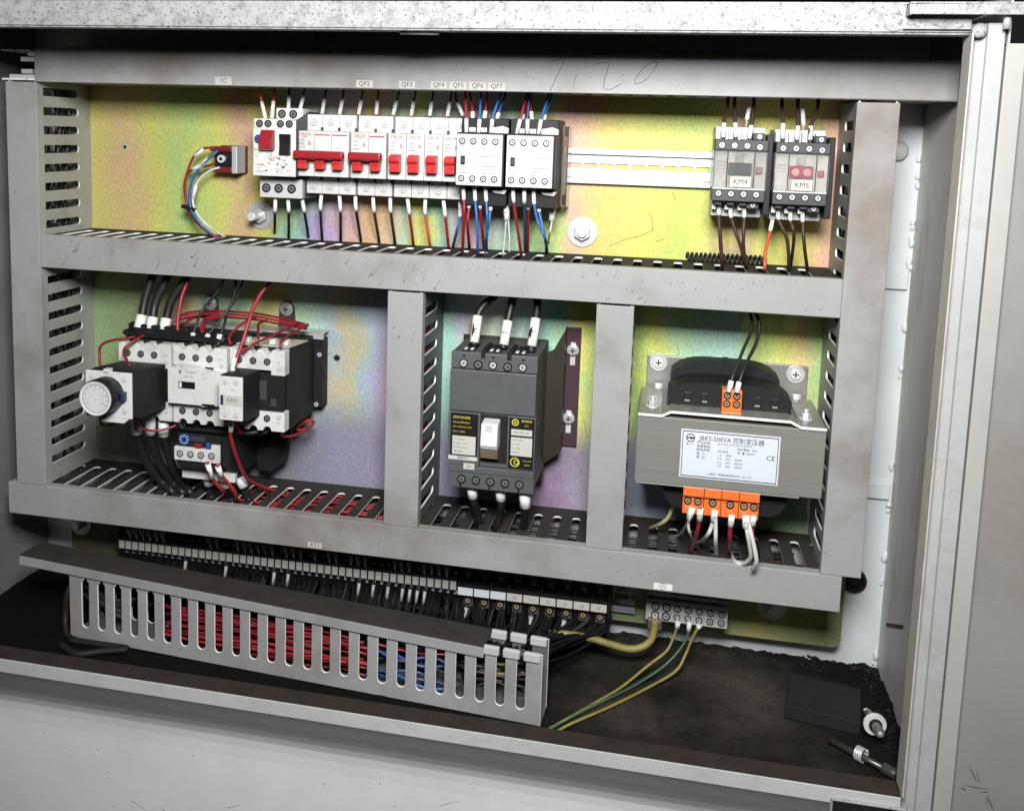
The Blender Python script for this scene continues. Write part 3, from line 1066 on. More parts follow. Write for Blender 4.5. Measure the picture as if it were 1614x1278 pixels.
def rail_part(root, x0, x1, zc, first, h=35., pitch=15.7):
    b = MB()
    b.box(x0, x1, -8, -7, zc + h / 2 - 5, zc + h / 2)
    b.box(x0, x1, -8, -7, zc - h / 2, zc - h / 2 + 5)
    b.box(x0, x1, -7, -1.2, zc + h / 2 - 6, zc + h / 2 - 5)
    b.box(x0, x1, -7, -1.2, zc - h / 2 + 5, zc - h / 2 + 6)
    # slotted web made of bars between the slots
    b.box(x0, x1, -2.2, -1.2, zc + 2.6, zc + h / 2 - 6)
    b.box(x0, x1, -2.2, -1.2, zc - h / 2 + 6, zc - 2.6)
    x = first
    prev = x0
    while x < x1 + 12:
        e = min(x1, x - 5.2)
        if e > prev:
            pl_ = [(prev, -2.6), (e, -2.6)]
            b.poly([(prev, -2.6), (e, -2.6), (e - 1.6, -1.3), (e - 2., 0), (e - 1.6, 1.3), (e, 2.6), (prev, 2.6), (prev + 1.6, 1.3), (prev + 2., 0), (prev + 1.6, -1.3)] if prev > x0 else
                   [(prev, -2.6), (e, -2.6), (e - 1.6, -1.3), (e - 2., 0), (e - 1.6, 1.3), (e, 2.6), (prev, 2.6)], (0, -1.2, zc), (1, 0, 0), (0, 0, 1), (0, -1, 0))
        prev = x + 5.2
        x += pitch
    b.build("rail_profile", RAILM, root, .3)


rail_part(rail, 270, 812, -67.6, 278.6)


def mcb(poles, x0, label, rating, group="red lever miniature circuit breakers"):
    W_ = 18.1 * poles
    root = thing("circuit_breaker", label, "circuit breaker", (x0 + W_ / 2, -8, -67), group)
    prof = [(-8, -24.5), (-45, -24.5), (-45, -40.6), (-68, -41.3), (-68, -86), (-45, -87), (-45, -104.5), (-8, -104.5)]
    for i in range(poles):
        a = x0 + 18.1 * i
        b = MB()
        b.poly(prof, (a + .15, 0, 0), (0, 1, 0), (0, 0, 1), (17.8, 0, 0))
        b.build("housing", WHITEP, root, .6)
        for z in (-32.6, -97):
            screw(root, a + 9.3, -45.1, z, 4.3, "plain")
        b = MB()
        b.box(a + 16.6, a + 19.6, -45.4, -44.9, -40.4, -37.2)
        b.box(a + 16.6, a + 19.6, -45.4, -44.9, -90.4, -87.2)
        b.build("clip_notch", DKGREY, root)
        b = MB()
        b.box(a + 3.2, a + 14.9, -68.5, -67.9, -80.5, -60)
        b.build("lever_slot", LTGREY, root, .1)
        b = MB()
        if poles > 1:
            b.box(a + 4.4, a + 13.6, -77.5, -68, -78.6, -66)
            b.box(a + 4.4, a + 13.6, -78.6, -77, -72.6, -70.6)
        else:
            b.poly([(-68, -61), (-76, -61.5), (-80.5, -64), (-80.5, -68), (-77.5, -70), (-77.5, -78.6), (-68, -79)], (a + 4, 0, 0), (0, 1, 0), (0, 0, 1), (10.2, 0, 0))
        b.build("lever", REDP, root, .9)
        y = -68.3
        if i == 0:
            text("DELIXI", 4., (a + 9, y, -44.6), root, INKR, sx=1.05)
            text("ELECTRIC", 1.3, (a + 9, y, -47.2), root, INKG)
            text("CDB6i", 1.9, (a + 5, y, -50.2), root, INKG)
            text(rating, 3., (a + 5.2, y, -54.), root, INKG)
            text("6", 6.6, (a + 13.6, y, -53.2), root, INKR)
            MB().box(a + 2, a + 9, y, y + .1, -57.6, -57.2).build("print_line", INKG, root)
        else:
            MB().box(a + 1, a + 16.5, y, y + .1, -45.3, -44.3).build("print_line", INKR, root)
    if poles > 1:
        b = MB()
        b.box(x0 + 1.6, x0 + W_ - .8, -83.5, -76, -68.6, -60.4)
        b.build("lever", REDDK, root, 2.2, seg=3)
    return root


ORD = ["first", "second", "third", "fourth", "fifth"]
mcb(3, 305.4, "three pole white circuit breaker with one long red lever bar", "D10")
mcb(2, 361.9, "two pole white circuit breaker with short red lever bar", "D3")
for i, (r, l) in enumerate((("D1", "next to the two pole breaker"), ("D16", "second along from the two pole breaker"), ("D3", "third along from the two pole breaker"),
                            ("D2", "half covered by the white auxiliary relay"))):
    mcb(1, 400.1 + 18.3 * i, "single pole white circuit breaker with small red lever " + l, r)

# motor starter -----------------------------------------------------
ms = thing("motor_starter", "grey motor protection switch with red rocker and black button", "motor switch", (285, -8, -67))
b = MB()
b.box(262, 307, -75, -30, -87.2, -40.2)
b.box(262, 306.8, -74, -30, -40.2, -30.4)
b.build("housing", WHITEP2, ms, .7)
b = MB().box(262.3, 305.5, -30, -8, -100, -30)
b.build("rear_housing", DKGREY, ms, .5)
box_part("terminal_block", LTGREY, ms, 260.3, 306.2, -55, -12, -110, -90.4, .7)
box_part("terminal_block", WHITEP2, ms, 278, 306.4, -55, -12, -30.2, -19.2, .7)
b = MB().poly([(-74, -40.2), (-74, -31), (-40, -22), (-12, -22), (-12, -108), (-50, -108), (-50, -88), (-74, -87)], (307.2, 0, 0), (0, 1, 0), (0, 0, 1), (.7, 0, 0))
b.build("side_plate", DKGREY, ms)
for px, py in ((409, 194), (422.5, 194.3), (442, 195), (456, 195.5)):
    x, y, z = (px, 0, 0)
    X = 262 + 45 * (px - 398.8) / 67.6
    screw(ms, X, -74.1, -35.2 + (px - 430) * .004, 3.7, "hole")
for px in (420.5, 440, 460.5):
    screw(ms, 260.3 + 46 * (px - 409.5) / 67, -55.1, -100.2, 4.6, "hole")
for x in (284.5, 296.5):
    screw(ms, x, -55.1, -25., 4.2, "hole")
b = MB()
b.poly([(-75, -41.5), (-79, -41.5), (-84.5, -50), (-84.5, -60), (-80, -61.5), (-75, -61)], (272, 0, 0), (0, 1, 0), (0, 0, 1), (13.6, 0, 0))
b.build("rocker", REDDK, ms, .8)
b = MB()
b.poly([(-75, -45), (-78, -45.2), (-77, -54), (-78, -65.6), (-75, -66.4)], (290.5, 0, 0), (0, 1, 0), (0, 0, 1), (11.8, 0, 0))
b.build("push_button", BLACK, ms, .8)
b = MB()
b.cyl((268.2, -75, -50.6), (268.2, -76.4, -50.6), 4.3, 1, 24)
b.cyl((268.2, -76.4, -50.6), (268.2, -77, -50.6), 3.2, 0, 24)
b.box(265.8, 270.6, -77.3, -76.9, -51.1, -50.1, 2)
b.build("current_dial", [BLUEP, NAVY, INK], ms)
text("DELIXI", 3.2, (269.5, -75.3, -76.2), ms, INKR, sx=1.1)
text("ELECTRIC", 1.6, (269.5, -75.3, -79.4), ms, INKG)
text("CDP2-25", 2.6, (269.5, -75.3, -82.8), ms, INKG)
text("DZ108", 1.9, (266, -75.3, -61.2), ms, INKG)
text("0.4A", 1.9, (266, -75.3, -68), ms, INKG)
b = MB()
for k in range(26):
    x, z = random.uniform(270, 304), random.uniform(-84, -67)
    b.box(x, x + random.uniform(1, 4), -75.12, -75.05, z, z + random.uniform(.5, 2.4))
b.build("soot_smear", SMUDGE, ms)

# auxiliary relays ----------------------------------------------------
def aux_relay(x0, label):
    root = thing("contactor_relay", label, "relay", (x0 + 22, -8, -64), "white face auxiliary relays")
    b = MB()
    b.box(x0 - .8, x0 + 45.2, -81, -20, -89, -38)
    b.box(x0 - .6, x0 + 45.6, -62, -8, -108, -24)
    b.build("housing", BLACK, root, .8)
    b = MB()
    b.box(x0 + .2, x0 + 44, -85, -80.5, -87.8, -39.6)
    b.build("face", WHITEP, root, .7)
    for o in ([(30, -38), (46, -38), (46, -33), (40, -31), (30, -33)], [(31, -92), (46.5, -92), (44, -96), (34, -95)]):
        MB().poly(o, (x0, -66, 0), (1, 0, 0), (0, 0, 1), (0, 5, 0)).build("coil_terminal", WHITEP, root, .3)
    for i in range(4):
        x = x0 + 5.6 + 10.6 * i
        for z, t in ((-46.2, ("13NO", "21NC", "33NO", "43NO")[i]), (-81.2, ("14NO", "22NC", "34NO", "44NO")[i])):
            screw(root, x, -85.1, z, 3.1, "steel")
            text(t, 1.7, (x, -85.2, z - 5 if z > -60 else z + 5.2), root, INKG)
    for i in range(3):
        b = MB().box(x0 + 7 + 11 * i, x0 + 13.4 + 11 * i, -63, -61.5, -37.5, -33)
        b.build("terminal_clamp", BRIGHT, root, .5)
    b = MB()
    b.box(x0 + 4.2, x0 + 8.6, -85.4, -84.9, -68.4, -60)
    b.build("indicator", BLACK, root, .2)
    b = MB()
    b.box(x0 + 5.2, x0 + 7.6, -86.2, -85.2, -66.6, -61.6)
    b.build("indicator_slider", DKGREY, root, .2)
    text("A2", 2.2, (x0 + 11.6, -85.2, -64.4), root, INKG)
    b = MB()
    for r in ((18, 40, -69.6, -69.25), (18, 40, -60.35, -60), (18, 18.35, -69.6, -60), (39.65, 40, -69.6, -60)):
        b.box(x0 + r[0], x0 + r[1], -85.35, -85, r[2], r[3])
    b.build("label_frame", INKG, root)
    text("CJX1-22", 2.4, (x0 + 29, -85.2, -73.2), root, INKG)
    text("DELIXI", 2.1, (x0 + 10, -85.2, -75.8), root, INKG)
    b = MB()
    for k in range(18):
        a = k * .35
        x, z = x0 + 4 + k * .65, -56.4 + 2.4 * math.sin(a) + random.uniform(-.4, .4)
        b.box(x, x + .8, -85.14, -85.05, z, z + random.uniform(.3, .9))
        x = x0 + 22 + k * .7
        z = -76.2 - .8 * math.sin(a)
        b.box(x, x + .8, -85.14, -85.05, z, z + random.uniform(.2, .6))
    b.build("soot_smear", SMUDGE, root)
    return root


aux_relay(472.4, "white faced auxiliary relay overlapping the last red lever breaker")
ar = aux_relay(520.2, "white faced auxiliary relay beside the bare mounting rail")
b = MB()
b.box(567, 572.5, -32, -30.8, -108, -29)
b.box(571.6, 572.6, -30.8, -10, -108, -29)
b.build("clear_cover", mat("smoky_clear_cover", (.80, .72, .60), .15, trans=.9, var=0), ar)
box_part("cover_clip", BLACK, ar, 568.6, 571.8, -33, -31.8, -39, -29.5, .2)
box_part("cover_clip", BLACK, ar, 568.6, 571.8, -33, -31.8, -106, -96, .2)


# two small contactors by the hinge side trunking -----------------------
def small_contactor(x0, label, km, ind, dz):
    root = thing("contactor", label, "contactor", (x0 + 23, -8, -66 + dz), "clear covered small contactors")
    W_ = 46
    b = MB()
    b.box(x0 + .8, x0 + W_ - .8, -56, -8, -108 + dz, -26 + dz)
    b.build("base_housing", LTGREY, root, .6)
    b = MB()
    b.box(x0 + W_ - 1, x0 + W_ + 4.6, -80, -8, -104 + dz, -32 + dz)
    b.build("side_housing", BLACK, root, .5)
    b = MB()
    b.box(x0, x0 + W_, -86, -46, -47.2 + dz, -37.5 + dz)
    b.box(x0 + 33.5, x0 + W_ - 3, -78, -46, -37.5 + dz, -31 + dz)
    b.build("terminal_bar", DKGREY, root, .8)
    b = MB()
    b.box(x0 - .5, x0 + W_ - .6, -86, -46, -92.5 + dz, -80.8 + dz)
    b.box(x0 + 31, x0 + W_ - 4.5, -78, -46, -99 + dz, -92.5 + dz)
    for i in range(3):
        b.box(x0 + 2.5 + 10.8 * i, x0 + 9.2 + 10.8 * i, -80, -46, -96.4 + dz, -92.5 + dz)
    b.build("terminal_bar", DKGREY, root, .8)
    b = MB()
    b.box(x0 + .2, x0 + W_ - .4, -80, -46, -80.8 + dz, -47.2 + dz)
    b.build("front_body", TAPE if ind else WHITEP, root, .4)
    b = MB()
    for i in range(4):
        b.box(x0 + 1 + 11.5 * i, x0 + 4.6 + 11.5 * i, -70, -52, -101 + dz, -93 + dz)
        b.box(x0 + 1 + 11.5 * i, x0 + 4.6 + 11.5 * i, -66, -52, -37 + dz, -28.5 + dz)
    b.build("barrier_rib", TAPE, root, .3)
    # moving bridge seen through the cover
    b = MB()
    b.box(x0 + 13, x0 + 33, -82.6, -80, -69 + dz, -58 + dz)
    if ind:
        b.cyl((x0 + 18, -82.6, -63.4 + dz), (x0 + 18, -83.6, -63.4 + dz), 3.6, 1, 14)
        b.cyl((x0 + 28, -82.6, -63.4 + dz), (x0 + 28, -83.6, -63.4 + dz), 3.6, 1, 14)
    b.build("contact_bridge", [mat("pink_red_plastic", (.38, .05, .09), .35), mat("pale_pink_plastic", (.75, .36, .40), .3)] if ind else [DKGREY, DKGREY], root, .4)
    b = MB().box(x0 + 18.5, x0 + 26, -82, -80, -57.6 + dz, -50 + dz)
    b.build("arc_window", LTGREY if ind else SMUDGE, root, .3)
    b = MB().box(x0 + 37, x0 + 42.4, -82.2, -80, -67.6 + dz, -61.4 + dz)
    b.build("test_flag", mat("faded_red_flag" if ind else "dull_red_flag", (.42, .10, .09) if ind else (.26, .13, .11), .5), root, .9)
    text("DELIXI", 2.5, (x0 + 6.5, -80.3, -57.6 + dz), root, INKR)
    text("CDC10-10", 1.7, (x0 + 6.5, -80.3, -60.8 + dz), root, INKG)
    text("220V 50Hz", 1.4, (x0 + 6.5, -80.3, -63.6 + dz), root, INKG)
    b = MB()
    b.box(x0 - .4, x0 + W_ - .2, -85.2, -84.5, -80.4 + dz, -47.6 + dz)
    b.box(x0 - .4, x0 + .3, -84.5, -58, -80.4 + dz, -47.6 + dz)
    for xr in (11.2, 34.6):
        b.box(x0 + xr, x0 + xr + .9, -85.9, -85.2, -80.2 + dz, -48 + dz)
    b.build("clear_cover", CLEAR, root, .2)
    st = sticker(root, (x0 + 15, x0 + 32.5, -79.6 + dz, -70 + dz), -85.9, km, 6.4, ink=INK)
    b = MB().box(x0 - .2, x0 + W_ - .8, -86.2, -84, -81.4 + dz, -80.7 + dz)
    b.build("cover_edge", TAPE, root)
    for i in range(4):
        x = x0 + 6 + 10.9 * i
        screw(root, x, -86.1, -42.6 + dz - (.8 if i == 3 else 0), 3.5, "steel")
        screw(root, x - .6, -86.1, -85.6 + dz, 3.5, "steel")
    screw(root, x0 + 38.6, -78.1, -34.2 + dz, 3.1, "steel")
    screw(root, x0 + 36.4, -78.1, -95.4 + dz, 3.1, "steel")
    return root


small_contactor(709.6, "small contactor with dark centre and KM4 tape beside the bare rail", "KM4", False, 0)
small_contactor(762.2, "small contactor with pink centre and KM5 tape near the tall trunking", "KM5", True, -1.)

# bridge rectifier ---------------------------------------------------
br = thing("bridge_rectifier", "small black and maroon rectifier block with capped screw on the plate", "rectifier", (208, 0, -74))
b = MB()
b.box(193, 222, -6, 0, -89, -59.5)
b.build("heat_sink", YZINC, br, .6)
b = MB().box(215.5, 221.5, -26, -6, -88.5, -60)
b.build("clamp_angle", RAILM, br, .6)
b = MB().box(194, 214.8, -22, -6, -82, -66)
b.build("module", BLACK, br, 1.)
b = MB()
b.box(190, 215, -25, -6, -66, -60.5)
b.box(193, 215, -24.5, -6, -88, -82)
b.build("terminal_strip", REDD2, br, .8)
b = MB()
b.cyl((203, -22, -73.6), (203, -26, -73.6), 4.2, 0, 20)
b.cyl((203, -26, -73.6), (203, -26.2, -73.6), 2.1, 1, 6)
b.build("cap_screw", [BRIGHT, BLACK], br, .4)
RW = "wires of the rectifier block"
wire("red wire curving from the top of the rectifier block", W_RED, [(194.8,-24.0,-62.7), (184.2,-26.0,-63.0), (174.2,-28.0,-70.7), (166.7,-28.0,-85.1), (162.9,-28.0,-101.5), (164.2,-28.0,-121.9), (171.1,-30.0,-135.1), (187.8,-34.0,-149.0), (204.8,-24.0,-160.0)], 1.35, [((183.4,-26.0,-63.7), (174.2,-28.0,-71.4))], group=RW)
wire("blue wire curving from the middle of the rectifier block", W_BLUE, [(199.5,-26.0,-65.2), (192.9,-29.0,-72.1), (183.7,-31.0,-81.7), (174.7,-32.0,-94.2), (170.1,-32.0,-111.2), (172.7,-33.0,-129.4), (186.0,-36.0,-144.8), (200.7,-26.1,-160.0)], 1.45, [((190.0,-29.0,-74.2), (180.8,-31.0,-84.5))], group=RW)
wire("white wire curving from the foot of the rectifier block", W_WHITE, [(201.6,-26.0,-82.6), (190.4,-27.0,-87.0), (177.7,-28.0,-98.2), (172.2,-29.0,-116.1), (176.8,-31.0,-130.7), (192.2,-34.0,-144.7), (202.9,-11.1,-160.0)], 1.3, [((175.4,-28.0,-102.4), (172.2,-29.0,-116.7))], group=RW)
wire("maroon sleeved wire under the blue one at the rectifier block", W_DRED, [(194.2,-20.0,-78.9), (184.9,-22.0,-81.9), (170.5,-24.0,-85.1), (162.1,-25.0,-94.9), (161.0,-26.0,-108.5), (165.7,-28.0,-125.3), (180.0,-33.0,-142.6), (195.0,-22.1,-160.0)], 1.35, [((178.1,-23.0,-82.1), (169.0,-24.0,-85.8))], group=RW)
b = MB()
g = (168.8,-31.0,-127.0)
b.ring((g[0] - 1, g[1] + 4.5, g[2] - 1.4), (g[0] + 1, g[1] + 4.5, g[2] + 1.6), 5.4, 3.8, 0, 18)
tf = Matrix.Translation((g[0], g[1] - 1, g[2])) @ Matrix.Rotation(.25, 4, 'Y')
b.box(-8, 8, -2.2, 2, -2, 2, 0, tf)
b.build("cable_tie", BLACK, bev=.6, label="black cable tie gathering the rectifier wires", cat="cable tie")

# wires above the breakers -------------------------------------------
def top_wire(dev, ordn, m, col, a, k0, k1, y, txt=None, up=14, r=1.2):
    (ax, ay_, az), (bx_, by_, bz), (cx, cy_, cz) = a, k0, k1
    return wire("%s wire entering %s" % (col, dev), m, [(ax + (ax - bx_) * .25, y + 4, az + up), (ax, y, az), (bx_, by_, bz), (cx, cy_, cz - 5)], r, [(k0, k1)], txt, "wires above the upper row devices")


Y1 = -52
top_wire("the motor switch at its outer pole", 0, W_ORED, "orange red", (259.2,-52.0,-3.4), (260.9,-52.0,-13.5), (266.9,-56.0,-30.1), Y1, ["1"])
top_wire("the motor switch beside its outer pole", 1, W_RED, "red", (274.6,-52.0,-3.7), (273.6,-52.0,-12.6), (273.7,-56.0,-29.9), Y1, ["3"])
top_wire("the rear terminal of the motor switch", 2, W_BLACK, "black sleeved", (287.4,-45.0,-3.1), (287.5,-45.0,-6.3), (288.1,-48.0,-19.8), -45)
top_wire("the inner rear terminal of the motor switch", 3, W_BLACK, "black long sleeved", (303.8,-45.0,-2.8), (303.2,-45.0,-6.0), (300.4,-48.0,-20.8), -45)
top_wire("the first pole of the three pole breaker", 0, W_BLACK, "black white sleeved", (323.9,-38.0,-2.6), (323.0,-38.0,-8.4), (321.2,-40.0,-23.8), -38, ["5"])
top_wire("the middle pole of the three pole breaker", 0, W_BLACK, "black white sleeved", (342.9,-38.0,-2.9), (342.3,-38.0,-8.0), (339.8,-40.0,-24.0), -38, ["6"])
top_wire("the last pole of the three pole breaker", 0, W_BLACK, "black white sleeved", (363.0,-38.0,-3.7), (362.1,-38.0,-8.8), (360.0,-40.0,-23.5), -38, ["4"])
top_wire("the first pole of the two pole breaker", 0, W_BLACK, "black white sleeved", (379.7,-38.0,-3.4), (379.1,-38.0,-8.4), (378.7,-40.0,-23.0), -38, ["3"])
top_wire("the second pole of the two pole breaker", 0, W_BLACK, "black white sleeved", (400.9,-38.0,-2.9), (399.0,-38.0,-8.6), (396.3,-40.0,-23.2), -38, ["4"])
top_wire("the single pole breaker next to the two pole one", 0, W_BLACK, "black white sleeved", (418.0,-38.0,-3.2), (416.8,-38.0,-8.8), (415.0,-40.0,-23.3), -38, ["4"])
top_wire("the second single pole breaker", 0, W_BLACK, "black white sleeved", (436.2,-38.0,-3.4), (435.4,-38.0,-8.4), (434.0,-40.0,-22.9), -38, ["4"])
top_wire("the third single pole breaker", 0, W_BLACK, "black white sleeved", (455.0,-38.0,-3.6), (453.8,-38.0,-8.6), (452.1,-40.0,-23.0), -38, ["3"])
top_wire("the half covered single pole breaker", 0, W_BLACK, "black white sleeved", (459.5,-38.0,-4.1), (461.6,-38.0,-9.1), (468.2,-40.0,-22.0), -38, ["1"])
top_wire("the near end clamp of the first auxiliary relay", 0, W_RED, "red", (473.7,-58.0,-2.3), (477.1,-66.0,-24.8), (477.5,-66.0,-39.9), -58, ["2"], r=1.3)
top_wire("the rear near clamp of the first auxiliary relay", 0, W_RED, "red thick", (475.9,-46.0,-2.9), (480.6,-54.0,-17.8), (481.0,-54.0,-32.4), -46, ["9"], r=1.3)
top_wire("the second clamp of the first auxiliary relay", 0, W_BLUE, "blue", (489.0,-58.0,-2.0), (490.1,-66.0,-25.1), (489.3,-66.0,-39.6), -58, ["16"], r=1.3)
top_wire("the rear second clamp of the first auxiliary relay", 0, W_RED, "short red", (492.4,-46.0,-3.8), (493.1,-54.0,-16.9), (491.4,-54.0,-33.9), -46, ["23"], r=1.3)
top_wire("the third clamp of the first auxiliary relay", 0, W_BLUE, "slanting blue", (507.6,-58.0,-2.2), (502.5,-66.0,-24.8), (501.4,-66.0,-39.2), -58, ["30"], r=1.3)
top_wire("the rear third clamp of the first auxiliary relay", 0, W_BLUE, "second slanting blue", (509.9,-46.0,-3.4), (506.2,-54.0,-18.3), (503.0,-54.0,-32.4), -46, ["7"], r=1.3)
top_wire("the near end clamp of the second auxiliary relay", 0, W_RED, "red slanting", (532.9,-58.0,-4.6), (529.4,-66.0,-24.1), (526.3,-66.0,-39.1), -58, ["14"], r=1.3)
top_wire("the rear near clamp of the second auxiliary relay", 0, W_RED, "half hidden red", (533.0,-46.0,-4.1), (529.8,-54.0,-19.0), (529.0,-54.0,-31.1), -46, ["21"], r=1.3)
top_wire("the second clamp of the second auxiliary relay", 0, W_DBLUE, "violet blue", (535.9,-58.0,-2.2), (536.4,-66.0,-23.9), (536.6,-66.0,-37.6), -58, ["28"], r=1.3)
top_wire("the rear second clamp of the second auxiliary relay", 0, W_RED, "thin red", (535.5,-46.0,-5.3), (537.7,-54.0,-16.4), (540.1,-54.0,-31.4), -46, ["5"], r=1.3)
top_wire("the third clamp of the second auxiliary relay", 0, W_BLUE, "blue leaning", (553.6,-58.0,-4.2), (549.4,-66.0,-24.1), (547.2,-66.0,-37.9), -58, ["12"], r=1.3)
top_wire("the rear third clamp of the second auxiliary relay", 0, W_BLUE, "rear blue leaning", (555.1,-46.0,-3.6), (551.2,-54.0,-19.0), (549.3,-54.0,-31.7), -46, ["19"], r=1.3)
top_wire("the KM4 contactor at its first clamp", 0, W_BROWN, "brown black", (719.4,-58.0,-9.7), (717.1,-64.0,-22.6), (717.2,-66.0,-35.8), -56, ["U1"], r=1.7)
top_wire("the KM4 contactor at its second clamp", 0, W_BROWN, "brown black", (726.1,-58.0,-9.5), (727.1,-64.0,-22.3), (728.4,-66.0,-35.4), -56, ["V1"], r=1.7)
top_wire("the KM4 contactor at its third clamp", 0, W_BROWN, "brown black", (742.8,-58.0,-6.8), (741.5,-64.0,-24.2), (740.1,-66.0,-36.2), -56, ["W1"], r=1.7)
top_wire("the KM5 contactor at its first clamp", 0, W_BROWN, "brown black", (767.8,-58.0,-7.4), (768.7,-64.0,-21.7), (769.4,-66.0,-35.4), -56, ["U1"], r=1.7)
top_wire("the KM5 contactor at its second clamp", 0, W_BROWN, "brown black", (781.5,-58.0,-7.1), (781.9,-64.0,-23.6), (781.5,-66.0,-36.1), -56, ["V1"], r=1.7)
top_wire("the KM5 contactor at its third clamp", 0, W_BROWN, "brown black", (798.1,-58.0,-10.1), (792.8,-64.0,-23.3), (792.9,-66.0,-35.8), -56, ["W1"], r=1.7)
wire("thin grey wire with white tag behind the KM4 contactor sleeves", W_WHITE, [(739.7,-50.0,-2.0), (739.5,-50.0,-7.8), (738.0,-50.0,-18.8), (738.1,-46.0,-25.2)], .8, [((739.5,-50.0,-7.8), (738.0,-50.0,-18.8))], ["0"], "wires above the upper row devices")
wire("thin grey wire with white tag behind the KM5 contactor sleeves", W_WHITE, [(785.4,-50.0,-1.0), (786.3,-50.0,-6.7), (788.0,-50.0,-22.7), (788.8,-46.0,-27.2)], .8, [((786.3,-50.0,-6.7), (788.3,-50.0,-23.2))], ["0"], "wires above the upper row devices")
wire("black wire leaving the first lower clamp of the motor switch", W_BLACK, [(270.6,-39.0,-107.3), (273.2,-45.0,-111.5), (272.9,-45.0,-126.0), (248.5,10.6,-157.0), (213.2,92.7,-172.0)], 1.5, [((273.2,-45.0,-111.5), (272.9,-45.0,-126.0))], ["U6"], "wires below the upper row devices")
wire("black wire leaving the middle lower clamp of the motor switch", W_BLACK, [(284.6,-39.0,-108.1), (287.1,-45.0,-112.2), (287.9,-45.0,-125.3), (269.5,-0.0,-157.0), (235.7,81.8,-172.0)], 1.5, [((287.1,-45.0,-112.2), (287.9,-45.0,-125.3))], ["V6"], "wires below the upper row devices")
wire("black wire leaving the last lower clamp of the motor switch", W_BLACK, [(300.3,-39.0,-108.1), (302.7,-45.0,-112.2), (305.2,-45.0,-124.5), (290.8,4.0,-157.0), (258.8,86.2,-172.0)], 1.5, [((302.7,-45.0,-112.2), (305.2,-45.0,-124.5))], ["W6"], "wires below the upper row devices")
wire("black wire leaving the first pole of the three pole breaker", W_BLACK, [(318.3,-32.0,-102.4), (320.6,-38.0,-106.6), (319.8,-38.0,-122.4), (310.3,-6.7,-157.0), (279.7,75.1,-172.0)], 1.5, [((320.6,-38.0,-106.6), (319.8,-38.0,-122.4))], ["U2"], "wires below the upper row devices")
wire("black wire leaving the middle pole of the three pole breaker", W_BLACK, [(338.0,-32.0,-102.3), (340.2,-38.0,-106.5), (341.5,-38.0,-122.7), (330.0,-3.4,-157.0), (301.1,78.8,-172.0)], 1.5, [((340.2,-38.0,-106.5), (341.5,-38.0,-122.7))], ["V2"], "wires below the upper row devices")
wire("black wire leaving the last pole of the three pole breaker", W_BLACK, [(355.2,-32.0,-102.2), (357.3,-38.0,-106.4), (358.5,-38.0,-121.3), (351.4,0.7,-157.0), (324.3,83.2,-172.0)], 1.5, [((357.3,-38.0,-106.4), (358.5,-38.0,-121.3))], ["W2"], "wires below the upper row devices")
wire("brown black wire leaving the first pole of the two pole breaker", W_BROWN, [(374.2,-32.0,-102.7), (376.2,-38.0,-106.9), (377.8,-38.0,-121.7), (371.9,0.5,-157.0), (346.5,83.2,-172.0)], 1.5, [((376.2,-38.0,-106.9), (377.8,-38.0,-121.7))], ["11"], "wires below the upper row devices")
wire("brown black wire leaving the second pole of the two pole breaker", W_BROWN, [(392.5,-32.0,-102.0), (394.4,-38.0,-106.1), (395.3,-38.0,-121.2), (391.2,-5.5,-157.0), (367.4,77.1,-172.0)], 1.5, [((394.4,-38.0,-106.1), (395.3,-38.0,-121.2))], ["12"], "wires below the upper row devices")
wire("red wire leaving the single pole breaker next to the two pole one", W_RED, [(410.9,-32.0,-102.5), (412.7,-38.0,-106.6), (415.0,-38.0,-122.0), (411.8,-8.0,-157.0), (389.6,74.6,-172.0)], 1.5, [((412.7,-38.0,-106.6), (415.0,-38.0,-122.0))], ["4"], "wires below the upper row devices")
wire("orange red wire leaving the second single pole breaker", W_ORED, [(429.5,-32.0,-102.4), (431.2,-38.0,-106.5), (431.6,-38.0,-121.8), (432.1,-16.7,-157.0), (411.5,65.6,-172.0)], 1.5, [((431.2,-38.0,-106.5), (431.6,-38.0,-121.8))], ["1"], "wires below the upper row devices")
wire("red wire leaving the third single pole breaker", W_RED, [(448.5,-32.0,-102.9), (450.0,-38.0,-106.9), (452.4,-38.0,-122.8), (450.9,-13.6,-157.0), (431.9,69.0,-172.0)], 1.5, [((450.0,-38.0,-106.9), (452.4,-38.0,-122.8))], ["8"], "wires below the upper row devices")
wire("blue wire leaving the half covered single pole breaker", W_BLUE, [(465.5,-32.0,-103.4), (467.0,-38.0,-107.5), (467.4,-38.0,-122.1), (464.6,-38.0,-136.9), (452.6,-0.5,-157.0), (433.9,82.8,-172.0)], 1.5, [((467.0,-38.0,-107.5), (467.4,-38.0,-122.1))], ["1"], "wires below the upper row devices")
wire("red wire leaving the front near clamp of the first auxiliary relay", W_RED, [(474.4,-60.0,-86.0), (475.8,-66.0,-90.0), (476.9,-66.0,-102.9), (477.6,-66.0,-118.2), (469.0,-28.7,-157.0), (451.5,53.4,-172.0)], 1.5, [((475.8,-66.0,-90.0), (476.9,-66.0,-102.9))], ["34"], "wires below the upper row devices")
wire("red wire leaving the rear near clamp of the first auxiliary relay", W_RED, [(478.8,-50.0,-93.1), (480.2,-56.0,-97.1), (480.0,-56.0,-111.4), (479.2,-56.0,-128.3), (471.0,-3.8,-157.0), (453.8,79.5,-172.0)], 1.5, [((480.2,-56.0,-97.1), (480.0,-56.0,-111.4))], ["36"], "wires below the upper row devices")
